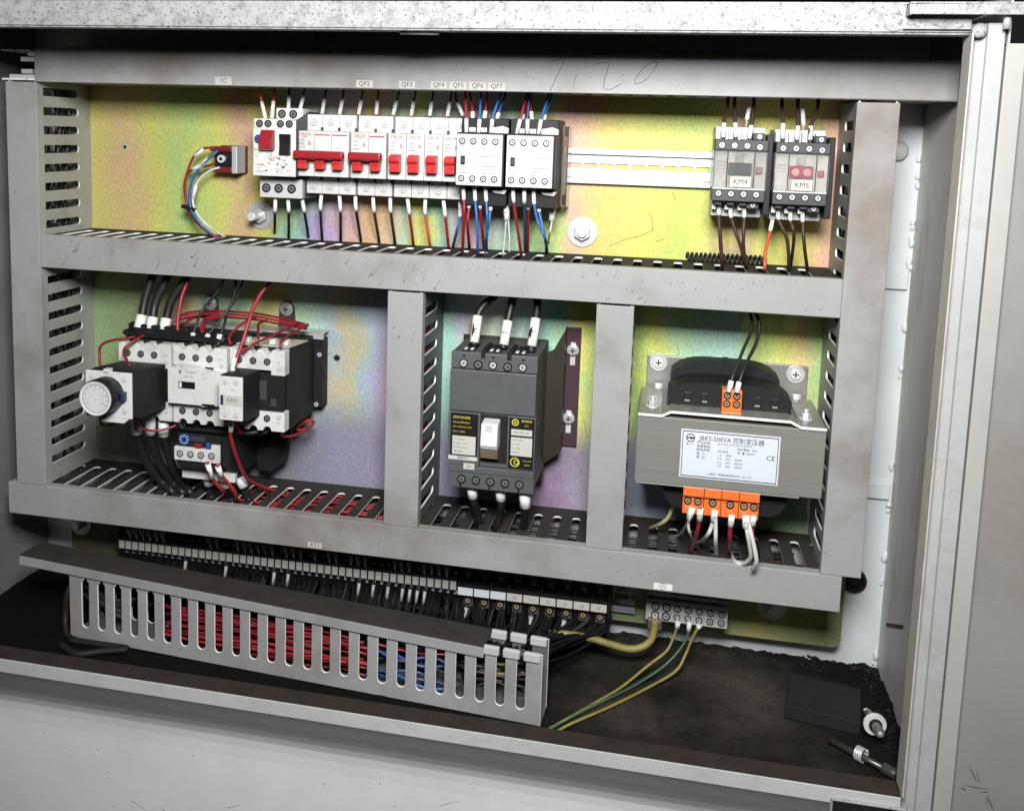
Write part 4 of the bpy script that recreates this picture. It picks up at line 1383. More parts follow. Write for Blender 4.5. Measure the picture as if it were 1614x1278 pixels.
wire("blue wire leaving the front second clamp of the first auxiliary relay", W_BLUE, [(486.1,-60.0,-84.9), (487.4,-66.0,-88.9), (488.2,-66.0,-103.6), (491.3,-66.0,-130.0), (488.4,-47.9,-157.0), (472.4,33.4,-172.0)], 1.5, [((487.4,-66.0,-88.9), (488.2,-66.0,-103.6))], ["9"], "wires below the upper row devices")
wire("red slanting wire leaving the rear second clamp of the first auxiliary relay", W_RED, [(489.4,-50.0,-93.3), (490.7,-56.0,-97.3), (491.5,-56.0,-112.1), (488.4,-13.5,-157.0), (472.6,69.5,-172.0)], 1.5, [((490.7,-56.0,-97.3), (491.5,-56.0,-112.1))], ["10"], "wires below the upper row devices")
wire("blue wire leaving the front third clamp of the first auxiliary relay", W_BLUE, [(496.4,-60.0,-84.5), (497.7,-66.0,-88.5), (499.1,-66.0,-103.7), (500.7,-66.0,-123.3), (491.7,-23.6,-157.0), (476.1,58.9,-172.0)], 1.5, [((497.7,-66.0,-88.5), (499.1,-66.0,-103.7))], ["41"], "wires below the upper row devices")
wire("blue slanting wire leaving the rear third clamp of the first auxiliary relay", W_BLUE, [(500.5,-50.0,-94.1), (501.7,-56.0,-98.0), (501.6,-56.0,-112.9), (498.6,-56.0,-138.6), (490.8,-12.3,-157.0), (475.2,70.7,-172.0)], 1.5, [((501.7,-56.0,-98.0), (501.6,-56.0,-112.9))], ["7"], "wires below the upper row devices")
wire("red slanting wire leaving the front near clamp of the second auxiliary relay", W_RED, [(523.9,-60.0,-85.3), (525.0,-66.0,-89.2), (526.1,-66.0,-103.8), (530.1,-33.7,-157.0), (517.8,48.6,-172.0)], 1.5, [((525.0,-66.0,-89.2), (526.1,-66.0,-103.8))], ["17"], "wires below the upper row devices")
wire("violet blue wire leaving the front second clamp of the second auxiliary relay", W_DBLUE, [(534.7,-60.0,-84.8), (535.7,-66.0,-88.8), (536.3,-66.0,-104.6), (529.0,0.2,-157.0), (516.7,84.1,-172.0)], 1.5, [((535.7,-66.0,-88.8), (536.3,-66.0,-104.6))], ["4"], "wires below the upper row devices")
wire("red wire leaving the rear second clamp of the second auxiliary relay", W_RED, [(537.5,-50.0,-93.8), (538.6,-56.0,-97.7), (538.7,-56.0,-110.6), (532.1,-4.2,-157.0), (520.1,79.5,-172.0)], 1.5, [((538.6,-56.0,-97.7), (538.7,-56.0,-110.6))], ["42"], "wires below the upper row devices")
wire("blue curved wire leaving the front third clamp of the second auxiliary relay", W_BLUE, [(543.9,-60.0,-85.1), (544.9,-66.0,-89.0), (545.8,-66.0,-104.1), (550.1,-66.0,-121.0), (558.1,-66.0,-137.7), (550.3,4.5,-157.0), (539.9,88.8,-172.0)], 1.5, [((544.9,-66.0,-89.0), (545.8,-66.0,-104.1))], ["9"], "wires below the upper row devices")
wire("rear blue curved wire leaving the rear third clamp of the second auxiliary relay", W_BLUE, [(547.5,-50.0,-93.4), (548.4,-56.0,-97.3), (549.6,-56.0,-112.0), (556.2,-56.0,-136.9), (552.7,-6.0,-157.0), (542.4,77.8,-172.0)], 1.5, [((548.4,-56.0,-97.3), (549.6,-56.0,-112.0))], ["7"], "wires below the upper row devices")
wire("brown black wire leaving the KM4 contactor at its first clamp", W_BROWN, [(716.9,-60.0,-92.3), (716.9,-66.0,-96.1), (717.5,-66.0,-106.6), (720.8,-66.0,-134.0), (724.3,-51.7,-157.0), (729.1,31.2,-172.0)], 1.8, [((716.9,-66.0,-96.1), (717.5,-66.0,-106.6))], ["U2"], "wires below the upper row devices")
wire("brown slanting wire leaving the KM4 contactor at its second clamp", W_BROWN, [(728.1,-60.0,-93.0), (728.0,-66.0,-96.7), (728.7,-66.0,-108.4), (739.8,-66.0,-137.8), (746.9,-46.4,-157.0), (753.7,37.0,-172.0)], 1.6, [((728.0,-66.0,-96.7), (728.7,-66.0,-108.4))], ["V2"], "wires below the upper row devices")
wire("brown black wire leaving the KM4 contactor at its third clamp", W_BROWN, [(739.7,-60.0,-93.1), (739.5,-66.0,-96.8), (740.2,-66.0,-107.9), (741.0,-66.0,-133.0), (746.5,-41.9,-157.0), (753.3,41.7,-172.0)], 1.6, [((739.5,-66.0,-96.8), (740.2,-66.0,-107.9))], ["W2"], "wires below the upper row devices")
wire("orange red wire leaving the rear coil clamp of the KM5 contactor", W_ORED, [(767.0,-46.0,-104.0), (766.7,-52.0,-107.7), (765.2,-52.0,-120.2), (762.1,-52.0,-141.1), (762.8,-53.2,-157.0), (771.1,30.0,-172.0)], 1.5, [((766.7,-52.0,-107.7), (765.2,-52.0,-120.2))], ["38"], "wires below the upper row devices")
wire("brown black wire leaving the KM5 contactor at its first clamp", W_BROWN, [(770.3,-60.0,-93.5), (769.9,-66.0,-97.2), (770.6,-66.0,-108.2), (779.4,-66.0,-127.5), (784.8,-48.0,-157.0), (795.1,35.5,-172.0)], 1.6, [((769.9,-66.0,-97.2), (770.6,-66.0,-108.2))], ["U1"], "wires below the upper row devices")
wire("brown black wire leaving the KM5 contactor at its second clamp", W_BROWN, [(780.6,-60.0,-93.7), (780.2,-66.0,-97.3), (780.9,-66.0,-108.8), (784.9,-66.0,-122.6), (789.0,-23.0,-157.0), (799.6,61.9,-172.0)], 1.6, [((780.2,-66.0,-97.3), (780.9,-66.0,-108.8))], ["V1"], "wires below the upper row devices")
wire("brown black wire leaving the KM5 contactor at its third clamp", W_BROWN, [(791.1,-60.0,-94.4), (790.7,-66.0,-98.0), (791.5,-66.0,-109.5), (794.7,-66.0,-132.5), (802.3,-40.3,-157.0), (814.2,43.7,-172.0)], 1.6, [((790.7,-66.0,-98.0), (791.5,-66.0,-109.5))], ["W1"], "wires below the upper row devices")
wire("pair of thin white wires in a grey tag between the auxiliary relays", W_WHITE, [(512.7,-40.0,-158.5), (515.1,-46.0,-136.8), (516.3,-50.0,-122.0), (515.9,-50.0,-106.5), (518.5,-50.0,-121.9), (519.7,-46.0,-139.8), (519.0,-40.0,-155.0)], .9, [((516.0,-50.0,-106.5), (517.2,-50.0,-122.0))], ["0"], "wires below the upper row devices", mr=3.)
wire("thin white wire in a grey tag beside the second auxiliary relay", W_WHITE, [(560.7,-40.0,-105.1), (560.3,-40.0,-121.4), (558.4,-40.0,-135.2), (545.4,53.8,-160.0)], .9, [((560.7,-40.0,-105.8), (560.0,-40.0,-121.4))], ["0"], "wires below the upper row devices", mr=3.)

# black spiral wrap lying at the back of the middle trunking
b = MB()
p0, p1 = Vector((691.7,-8.0,-154.3)), Vector((766.8,-8.0,-154.0))
b.tube([p0.lerp(p1, k / 160) + Vector((0, 5 * math.cos(k * .685), 5 * math.sin(k * .685))) for k in range(161)], 1.2, 0, 6)
b.build("spiral_wrap", W_BLACK, label="black plastic spiral wrap lying along the middle trunking under the KM4 contactor", cat="spiral wrap")


# ================================================================ middle bay: reversing starter group
sp = thing("starter_base", "black steel base plate with two lugs behind the three big contactors", "base plate", (226, 0, -300))
b = MB()
b.box(132, 317, -18, -3, -337, -262)
b.build("channel", BLACKSOFT, sp, 1.)
b = MB()
b.box(132, 318, -21.5, -18, -262, -256)
b.box(132, 318, -21.5, -1, -256, -254.6)
b.build("folded_edge", STEEL, sp, .4)
for px in (452, 330):
    x, y, z = (269.0,-3.0,-234.8) if px == 452 else (179.1,-3.0,-234.3)
    b = MB()
    o = [(x - 10, -256), (x + 10, -256), (x + 8.6, z)]
    o += [(x + 8.6 * math.cos(a * PI / 10), z + 8.6 * math.sin(a * PI / 10)) for a in range(1, 10)] + [(x - 8.6, z)]
    b.poly(o, (0, -3, 0), (1, 0, 0), (0, 0, 1), (0, 2.4, 0))
    lg = b.build("lug", DKGREY, sp, .3)
    b = MB()
    b.ring((x, -3, z), (x, -4.4, z), 7.4, 3, 0, 26)
    b.cyl((x, -4.4, z), (x, -7.6, z), 4.7, 0, 18)
    b.box(x - 3.2, x + 3.2, -7.8, -7.5, z - .6, z + .6, 1)
    b.box(x - .6, x + .6, -7.8, -7.5, z - 3.2, z + 3.2, 1)
    b.build("fixing_screw", [STEEL, BLACK], lg, .3)
screw(sp, 313, -18.2, -279, 3.4, "steel", "fixing_screw")
screw(sp, 310, -18.2, -334, 3.4, "steel", "fixing_screw")


def scallop(x0, x1, z0, z1, up, cs, r):
    """terminal block outline with scallops on its outer edge"""
    p = []
    if up:
        p = [(x0, z0), (x1, z0), (x1, z1)]
        for c in sorted(cs, reverse=True):
            p += [(c + r * math.cos(k * PI / 6), z1 - r * math.sin(k * PI / 6) * 1.0) for k in range(7)]
        p.append((x0, z1))
    else:
        p = [(x1, z1), (x0, z1), (x0, z0)]
        for c in sorted(cs):
            p += [(c - r * math.cos(k * PI / 6), z0 + r * math.sin(k * PI / 6)) for k in range(7)]
        p.append((x1, z0))
    return p


def big_contactor(x0, label, nose, dzt):
    root = thing("contactor", label, "contactor", (x0 + 30, -18, -300), "big white and black contactors on the starter base")
    b = MB()
    b.box(x0 + 1, x0 + 59, -88, -18.2, -343, -258)
    b.box(x0 + 3, x0 + 57, -98, -88, -321, -282)
    b.build("housing", BLACKSOFT, root, .9)
    cs = [x0 + 11, x0 + 26, x0 + 41]
    zt0, zt1 = -279 + dzt, -258.5 + dzt
    b = MB()
    b.poly(scallop(x0 + .6, x0 + 59.4, zt0, zt1, True, cs, 4.6), (0, -100, 0), (1, 0, 0), (0, 0, 1), (0, 12, 0))
    b.box(x0 + 45, x0 + 59.4, -100, -88, zt0 - 4.6, zt0 - .02)
    b.build("terminal_block", WHITEP, root, .4)
    b = MB()
    b.poly(scallop(x0 + .6, x0 + 59.4, -341, -321.5, False, cs, 4.6), (0, -100, 0), (1, 0, 0), (0, 0, 1), (0, 12, 0))
    b.build("terminal_block", WHITEP, root, .4)
    for c in cs:
        screw(root, c, -100.1, -270 + dzt, 3.5, "hole")
        screw(root, c, -100.1, -328, 3.5, "hole")
        text("%d" % (1 + 2 * cs.index(c)), 1.9, (c, -100.2, -264.2 + dzt), root, INKG)
        text("%d" % (2 + 2 * cs.index(c)), 1.9, (c, -100.2, -333.5), root, INKG)
    screw(root, x0 + 53.5, -100.1, -276.5 + dzt, 2.9, "plain")
    screw(root, x0 + 53.5, -100.1, -326, 2.9, "plain")
    text("13NO", 1.9, (x0 + 52.5, -100.2, -270.4 + dzt), root, INKG)
    text("14NO", 1.9, (x0 + 53, -100.2, -332), root, INKG)
    b = MB()
    b.box(x0 + 20, x0 + 40, -99.4, -98, -310, -290)
    b.box(x0 + 44, x0 + 50, -99, -98, -316, -308)
    b.build("slider", DKGREY, root, .5)
    return root


bc1 = big_contactor(125, "big contactor behind the round dial timer", False, -2.5)
bc2 = big_contactor(186, "big contactor with plain white nose and dark window in its middle", True, -2)
bc3 = big_contactor(248, "big contactor carrying the KM1 add-on block nearest the breaker", False, 0)
# clear rear deck of the third contactor
b = MB()
b.poly([(250, -88), (307, -88), (313, -52), (256, -52)], (0, 0, -257.6), (1, 0, 0), (0, 1, 0), (0, 0, 1.2))
b.build("top_deck", mat("beige_plastic", (.45, .43, .36), .5, grime=.4, gscale=60, gcol=(.2, .18, .14)), bc3, .2)
for i in range(4):
    MB().box(254 + 14 * i, 260 + 14 * i, -80, -72, -257, -252).build("clamp_head", BRIGHT, bc3, .6)
# white nose of the middle contactor
b = MB()
b.poly([(186.5, -318), (223, -318), (223, -319.4), (243, -317), (243, -284), (222, -282.6), (220.5, -279.4), (196, -278.4), (195, -281.6), (186.5, -281.6)], (0, -111, 0), (1, 0, 0), (0, 0, 1), (0, 12.5, 0))
ns = b.build("nose", WHITEP, bc2, .7)
b = MB().box(198.6, 216.6, -111.4, -110.8, -301.4, -294.4)
b.build("window", BLACK, ns, .2)
b = MB().box(199.6, 202.2, -111.9, -111.2, -300.6, -295.2)
b.build("window_slider", WHITEP2, ns, .2)
b = MB().box(224, 238, -111.3, -110.6, -318, -315.6)
b.build("slot", BLACK, ns)
text("TIANSHUI", 2.4, (212, -111.2, -284.6), ns, INKG)
text("GSC1-4011", 2.4, (210, -111.2, -289.2), ns, INKG)
b = MB()
b.ring((200.4, -111.1, -284.6), (200.4, -111.2, -284.6), 1.6, .9, 0, 14)
b.box(200, 200.8, -111.25, -111.1, -286, -283.4)
b.build("maker_emblem", INKG, ns)
# add-on contact block with KM1 tape
ab = thing("contact_block", "white faced add-on contact block with KM1 tape clipped on a contactor", "contact block", (269, -100, -305), None)
b = MB()
b.poly([(-138.5, -320.5), (-138.5, -277.6), (-132, -276.6), (-100.3, -278.4), (-100.3, -326), (-132, -323)], (257.4, 0, 0), (0, 1, 0), (0, 0, 1), (24, 0, 0))
b.build("housing", BLACKSOFT, ab, .8)
b = MB().box(257, 281.2, -140.4, -138, -320.4, -277.4)
b.build("face", WHITEP, ab, .6)
for x in (263.4, 274.8):
    for z in (-282.6, -315):
        screw(ab, x, -140.5, z, 3.3, "plain")
text("F4-11", 2.6, (272, -140.6, -290.6), ab, INKG)
kt = sticker(ab, (258.6, 280.6, -305.6, -295.6), -140.4, None, 6, name="tape_label")
text("KM1", 6., (271, -140.75, -300.6), kt, INKG)
b = MB().box(258.7, 261.6, -140.75, -140.6, -305.5, -295.7)
b.build("blue_band", NAVY, kt)
# dial timer
tm = thing("dial_timer", "white timer head with big round silver dial clipped on a contactor", "timer", (155, -100, -297))
b = MB()
b.poly([(-163, -319), (-163, -276.6), (-150, -276), (-100.3, -281), (-100.3, -327), (-150, -324)], (131.4, 0, 0), (0, 1, 0), (0, 0, 1), (47.4, 0, 0))
b.build("housing", BLACKSOFT, tm, .9)
b = MB()
b.box(130.8, 179.2, -165.4, -162.6, -320.4, -275.4)
b.box(150.6, 157, -167, -160, -276, -272.6)
b.poly([(145, -324.6), (172, -324.6), (176, -320.6), (147, -320.4)], (0, -166.4, 0), (1, 0, 0), (0, 0, 1), (0, 14, 0))
b.build("face", WHITEP, tm, .7)
for x, z in ((137.4, -281.4), (171.6, -282.2), (171.6, -313.2), (138, -314)):
    screw(tm, x, -165.5, z, 3.2, "plain")
b = MB()
b.box(165, 175, -172, -165.4, -302, -293)
b.build("pointer", NAVY, tm, 1.)
b = MB()
b.cyl((154.4, -165.4, -297.2), (154.4, -185, -296.4), 17.6, 0, 48)
dl = b.build("dial", BLACK, tm, .8)
b = MB()
b.cyl((154.4, -185, -296.4), (154.4, -185.7, -296.4), 16.2, 0, 48)
b.ring((154.4, -185.7, -296.4), (154.4, -186.2, -296.4), 16.4, 15., 0, 48)
fc = b.build("dial_face", mat("brushed_dial", (.74, .74, .71), .35, metal=.15, grime=.5, gscale=70, gcol=(.45, .43, .40)), dl)
b = MB()
for k in range(11):
    a = math.radians(-120 + 24 * k)
    tf = Matrix.Translation((154.4, -185.8, -296.4)) @ Matrix.Rotation(a, 4, 'Y')
    b.box(-.22, .22, -.05, .05, 10.6, 12.6, 0, tf)
b.ring((154.4, -185.75, -296.4), (154.4, -185.85, -296.4), 13.6, 13.2, 0, 48)
b.build("scale_mark", INKG, fc)
for t, a in (("0.1", -120), ("1", -60), ("3", 0), ("10", 60), ("30", 120)):
    a = math.radians(a)
    text(t, 2.2, (154.4 + 8.6 * math.sin(a), -185.85, -296.4 + 8.6 * math.cos(a)), fc, INKG)
text("s", 3.5, (154.4, -185.85, -297), fc, INKG)
# thermal relay
th = thing("overload_relay", "overload relay with blue dial and white terminal strips hanging under the contactors", "relay", (218, -18, -370))
b = MB()
b.box(190, 246, -80, -20, -402, -345)
b.box(190.6, 239, -100, -80, -388, -352)
b.poly([(-99, -352), (-60, -345), (-60, -395), (-84, -395), (-99, -384)], (239.4, 0, 0), (0, 1, 0), (0, 0, 1), (8, 0, 0))
b.build("housing", BLACKSOFT, th, .9)
b = MB()
b.box(188.6, 238.6, -103, -98, -379.6, -365.6)
b.box(229.5, 238.6, -103, -98, -365.6, -360.6)
b.build("terminal_strip", WHITEP, th, .5)
b = MB()
b.poly([(187, -405.5), (246.4, -405.5), (246.4, -385), (239, -385), (238.6, -388)] + [(234.4 + 4.6 * math.cos(k * PI / 6), -391 - 4.6 * math.sin(k * PI / 6)) for k in range(0, 7)] + [(228, -388), (187, -388)], (0, -84, 0), (1, 0, 0), (0, 0, 1), (0, 6, 0))
b.build("terminal_strip", WHITEP, th, .4)
for i in range(4):
    screw(th, 195.4 + 11.6 * i, -103.1, -372.4 + .2 * i, 3.5, "steel")
screw(th, 198.6, -84.1, -390, 3.6, "hole")
for i, t in enumerate(("95", "96", "97", "98")):
    text(t, 1.9, (195.4 + 11.6 * i, -103.2, -378), th, INKG)
b = MB()
b.cyl((199.6, -100, -357.6), (199.6, -102.6, -357.6), 5.8, 0, 20)
for k in range(8):
    a = k * PI / 4
    b.box(-.5, .5, -.12, .1, 3.3, 4.9, 1, Matrix.Translation((199.6, -102.65, -357.6)) @ Matrix.Rotation(a, 4, 'Y'))
b.box(198.4, 200.8, -103.4, -102.6, -359.6, -355.6, 2)
b.build("setting_dial", [BLUEP, TAPE, NAVY], th, .3)
box_part("stop_button", REDDK, th, 211, 218.6, -103, -100, -366, -361, .6)
box_part("reset_button", BLUEP, th, 223.6, 228, -103, -100, -365.6, -359, .6)
MB().box(206, 222, -100.4, -100, -359, -354).build("rating_window", DKGREY, th, .2)

# flat black jumper links across the contactors
BL = "insulated black jumper links"
for k, (dx, dy, dz) in enumerate(((0, 0, 0), (2, 7, 2.6), (-2, 14, 5))):
    x0, x1 = 126 + dx, 231 + dx
    y, z = -94 + dy, -254 + dz
    pts = [(x1, y - 4, z - 6), (x1 - 3, y, z), (x0 + 16, y, z + .6), (x0 + 4, y + 2, z + .4), (x0, y + 9, z), (x0 + 6, y + 16, z)]
    wire("thick black jumper link on top of the contactors, %s of three from the front" % ORD[k], BLACK, pts, 2.7, group=BL, name="jumper_link", cat="jumper")
for k, (dy, dz) in enumerate(((0, 0), (9, -3.6), (16, -1.4))):
    y, z = -96 + dy, -348 + dz
    pts = [(191, y, z + 6), (194, y, z + .5), (205, y, z - .4), (258, y, z + .6), (274 + 3 * k, y + 4, z + 2), (281 + 2 * k, y + 9, z + 7), (281 + 2 * k, y + 12, z + 12)]
    wire("thick black jumper link under the contactors, %s of three from the front" % ORD[k], BLACK, pts, 2.7, group=BL, name="jumper_link", cat="jumper")
# dark sheet added as the cast shadow and busbar behind the overload relay
b = MB()
pts = [(244, -352), (284, -350), (286, -362), (279, -398), (262, -412), (246, -410)]
b.poly(pts, (0, -30, 0), (1, 0, 0), (0, 0, 1), (0, 10, 0))
b.build("shadow_sheet", BLACKSOFT, None, 2, label="dark sheet standing in for shadow behind the red wire of the overload relay", cat="shadow sheet")

# power cables of the starter group
PC = "thick black power cables of the contactor group"
for i, (nm, pts, mk) in enumerate((
        ("first", [(147.1,-62.0,-187.4), (141.9,-66.0,-206.0), (138.2,-70.0,-223.8), (137.4,-74.0,-238.1), (136.3,-80.0,-255.3), (137.2,-84.0,-261.1)], ((137.4,-74.0,-238.1), (136.4,-82.0,-257.6))),
        ("second", [(166.0,-62.0,-189.0), (157.2,-66.0,-207.8), (150.5,-70.0,-225.1), (149.8,-74.0,-239.3), (149.0,-78.0,-253.4), (150.5,-82.0,-260.6)], ((149.8,-74.0,-239.3), (149.8,-80.0,-255.7))),
        ("third", [(188.4,-62.0,-190.4), (178.2,-66.0,-205.1), (168.7,-70.0,-221.9), (165.0,-74.0,-240.3), (164.6,-80.0,-255.9), (165.3,-84.0,-260.4)], ((165.0,-74.0,-239.6), (164.6,-80.0,-255.9))))):
    wire("thick black power cable above the contactor behind the timer, %s from the timer side" % nm, W_BLACK, pts, 4.7, [mk], None, PC, "power_cable", 5.6, "cable", 10)
for i, (nm, pts, mk) in enumerate((
        ("first", [(140.1,-92.0,-338.8), (140.5,-92.0,-357.9), (142.3,-88.0,-376.1), (146.4,-78.0,-399.9), (154.1,-66.0,-420.9), (168.9,-71.3,-428.0), (164.9,-53.5,-440.0)], ((140.0,-92.0,-341.6), (140.9,-92.0,-360.6))),
        ("second", [(154.8,-90.0,-340.1), (154.6,-90.0,-359.9), (156.4,-86.0,-377.5), (158.8,-74.0,-402.1), (165.3,-62.0,-423.3), (180.0,-70.0,-428.0), (174.9,-52.5,-440.0)], ((154.8,-90.0,-342.2), (154.6,-90.0,-360.6))),
        ("third", [(168.9,-88.0,-341.5), (168.6,-88.0,-360.6), (168.7,-82.0,-377.6), (169.1,-70.0,-402.4), (173.5,-58.0,-423.1), (187.6,-67.8,-428.0), (183.6,-52.0,-440.0)], ((168.8,-88.0,-345.6), (168.6,-88.0,-361.3))))):
    wire("thick black power cable below the contactor behind the timer, %s from the timer side" % nm, W_BLACK, pts, 4.4, [mk], None, PC, "power_cable", 5.6, "cable", 10)
for nm, px, py in (("nearest the timer", 330, 752), ("in the middle", 355, 758), ("nearest the breaker", 381, 754)):
    pass
PR = "short black cables leaving the overload relay"
wire("short black cable in a white sleeve below the overload relay, nearest the timer", W_BLACK, [(208.7,-70.0,-403.3), (210.8,-70.0,-411.4), (209.2,-64.0,-422.9), (216.9,-76.5,-430.0)], 4.4, [((209.0,-70.0,-405.3), (210.3,-69.0,-416.7))], None, PR, "power_cable", 5.4, "cable", 10)
wire("short black cable in a white sleeve below the overload relay, middle one", W_BLACK, [(225.3,-70.0,-403.7), (229.6,-70.0,-411.6), (231.0,-64.0,-423.4), (240.3,-77.2,-430.0)], 4.4, [((226.0,-70.0,-405.0), (229.9,-69.0,-417.5))], None, PR, "power_cable", 5.4, "cable", 10)
wire("short black cable in a white sleeve below the overload relay, nearest the breaker", W_BLACK, [(242.1,-66.0,-403.3), (245.0,-66.0,-409.3), (247.3,-60.0,-423.1), (257.9,-72.1,-430.0)], 4.4, [((242.9,-66.0,-405.3), (247.4,-65.0,-416.4))], None, PR, "power_cable", 5.4, "cable", 10)
# thin black wires into the middle contactor
TB = "thin black wires into the middle contactor"
wire("thin black wire slanting to the near clamp of the middle contactor", W_BLACK, [(227.2,-64.0,-193.1), (217.8,-68.0,-211.1), (206.6,-74.0,-226.8), (204.6,-84.0,-240.3), (203.5,-90.0,-252.5), (204.8,-94.0,-258.1)], 1.5, [((203.8,-90.0,-249.2), (204.2,-92.0,-253.3))], None, TB, mr=2.5)
wire("thin black wire curving to the second clamp of the middle contactor", W_BLACK, [(238.5,-64.0,-193.8), (238.0,-66.0,-208.1), (234.3,-70.0,-223.6), (227.2,-80.0,-238.2), (220.3,-90.0,-249.9), (218.1,-94.0,-258.5)], 1.5, [((220.5,-89.0,-249.5), (218.5,-92.0,-254.3))], None, TB, mr=2.6)
wire("thin black wire crossing to the third clamp of the middle contactor", W_BLACK, [(246.9,-64.0,-194.6), (241.5,-66.0,-211.2), (232.4,-72.0,-228.7), (234.5,-82.0,-238.7), (233.5,-90.0,-250.3), (232.7,-94.0,-259.4)], 1.5, [((232.7,-89.0,-248.6), (232.0,-92.0,-257.9))], None, TB, mr=2.8)
# red control wires
RC_ = "red control wires looped over the contactors"
wire("red wire rising from the middle contactor into the trunking beside the thick cables", W_RED, [(184.4,-86.0,-254.0), (181.2,-80.0,-239.4), (181.3,-76.0,-226.8), (182.1,-72.0,-214.7), (186.2,-66.0,-198.0)], 1.9, group=RC_)
wire("long red wire running from the trunking down to the third contactor coil", W_RED, [(278.4,-66.0,-195.1), (270.9,-74.0,-206.1), (267.2,-84.0,-219.7), (265.7,-94.0,-234.3), (263.3,-102.0,-252.2), (261.2,-112.0,-268.2), (260.5,-116.0,-275.0)], 2.0, [((259.9,-112.0,-265.7), (259.6,-117.0,-278.7))], ["5"], RC_, mr=2.8)
wire("red wire bridging from the dial timer up to the loom", W_DRED, [(130.4,-140.0,-279.0), (128.6,-138.0,-267.4), (125.0,-130.0,-259.8), (124.9,-112.0,-258.3), (136.5,-96.0,-257.4), (155.9,-80.0,-252.5), (172.5,-64.0,-240.9), (201.4,-50.0,-236.0)], 1.35, group=RC_)
wire("dark red wire hooking from the timer over the white terminals", W_DRED, [(157.9,-132.0,-280.0), (150.9,-126.0,-273.5), (142.6,-118.0,-268.2), (141.9,-112.0,-263.0), (148.5,-104.0,-256.9), (155.8,-86.0,-251.4), (162.6,-70.0,-247.2)], 1.45, group=RC_)
for k, (d, mm, nm) in enumerate(((0, W_DRED, "upper"), (3.2, W_RED, "middle"), (6.4, W_DRED, "lower"))):
    pts = [(164.1,-46.0,-242.0), (175.3,-42.0,-237.8), (203.7,-40.0,-234.9), (246.3,-38.0,-235.1), (275.0,-38.0,-237.9), (309.3,-44.0,-241.9)]
    pts = [(p[0], p[1] - d * .4, p[2] - d * (.9 if 0 < i < 5 else .6)) for i, p in enumerate(pts)]
    wire("%s dark red strand of the loom lying on the starter base edge" % nm, mm, pts, 1.3, group=RC_)
wire("dark red wire slanting from the base edge to the third contactor front", W_DRED, [(298.8,-44.0,-241.3), (292.5,-66.0,-244.3), (282.8,-88.0,-249.1), (273.0,-104.0,-254.3), (265.4,-108.0,-261.1)], 1.45, group=RC_)
wire("short red hook beside the first thin black wire", W_DRED, [(195.7,-86.0,-251.8), (188.6,-78.0,-246.6), (185.1,-66.0,-242.4), (187.9,-52.0,-240.7)], 1.35, group=RC_)
wire("red hook behind the second thin black wire", W_RED, [(212.3,-88.0,-250.9), (207.1,-78.0,-242.6), (204.2,-64.0,-238.7), (211.3,-48.0,-237.7)], 1.35, group=RC_)
wire("second red hook behind the second thin black wire", W_DRED, [(214.4,-88.0,-250.8), (210.0,-78.0,-243.8), (207.5,-62.0,-240.2), (217.6,-46.0,-239.0)], 1.5, group=RC_)
wire("red wire bending down into the near clamp of the third contactor", W_RED, [(246.5,-94.0,-256.4), (242.2,-88.0,-251.4), (241.3,-76.0,-247.3), (244.8,-58.0,-241.1), (251.4,-46.0,-237.4)], 1.35, group=RC_)
wire("red wire dropping into the second clamp of the third contactor", W_DRED, [(275.7,-92.0,-249.5), (270.3,-80.0,-243.1), (264.7,-66.0,-239.6), (266.0,-50.0,-239.1)], 1.35, group=RC_)
wire("red wire dropping into the last clamp of the third contactor", W_DRED, [(302.6,-98.0,-255.9), (300.9,-94.0,-249.8), (301.1,-80.0,-247.5), (304.7,-62.0,-244.8), (310.8,-46.0,-241.5)], 1.35, group=RC_)
wire("red wire hanging under the dial timer", W_DRED, [(129.4,-140.0,-328.8), (129.3,-138.0,-337.2), (131.1,-132.0,-340.1), (134.3,-118.0,-340.6), (136.4,-104.0,-341.2)], 1.45, group=RC_)
wire("dark red loop passing in front of the white cable sleeves", W_DRED, [(152.4,-116.0,-333.6), (153.9,-114.0,-342.0), (159.7,-112.0,-347.4), (170.6,-110.0,-349.0), (180.6,-104.0,-347.9), (188.7,-98.0,-344.9)], 1.35, group=RC_)
wire("red wire falling from the KM1 block to the lower trunking", W_RED, [(255.8,-112.0,-330.7), (255.1,-112.0,-338.6), (254.8,-110.0,-348.4), (256.0,-104.0,-364.7), (257.2,-92.0,-386.0), (258.2,-76.0,-403.7), (262.1,-56.0,-417.4), (268.9,-35.0,-430.0), (266.9,-16.3,-440.0)], 1.9, [((256.1,-112.0,-330.7), (255.7,-112.0,-341.2))], ["2"], RC_, mr=2.7)
wire("short red wire behind the sleeve under the KM1 block", W_RED, [(257.9,-108.0,-331.7), (258.8,-104.0,-338.0), (260.1,-98.0,-346.3)], 2.3, group=RC_)
wire("dark red wire looping under the third contactor", W_DRED, [(301.3,-92.0,-340.3), (299.6,-88.0,-348.3), (302.9,-76.0,-353.0), (308.1,-58.0,-354.0), (312.3,-40.0,-352.1), (311.3,-30.0,-349.6), (302.8,-34.0,-347.8), (298.4,-48.0,-351.0)], 1.5, group=RC_)
wire("red coil of wire tucked beside the third contactor", W_RED, [(296.8,-44.0,-355.1), (302.2,-36.0,-350.0), (309.9,-30.0,-349.7), (309.2,-32.0,-354.8), (298.9,-42.0,-356.9), (300.1,-38.0,-351.0), (307.0,-30.0,-348.6)], 1.5, group=RC_)
wire("red wire from the third clamp of the overload relay into the trunking", W_RED, [(227.2,-106.0,-377.5), (228.2,-104.0,-389.5), (230.7,-98.0,-400.1), (235.2,-90.0,-412.0), (225.7,-59.0,-430.0), (218.2,-40.5,-442.0)], 1.9, [((227.5,-106.0,-379.5), (229.4,-101.0,-395.8))], ["96"], RC_, mr=2.8)
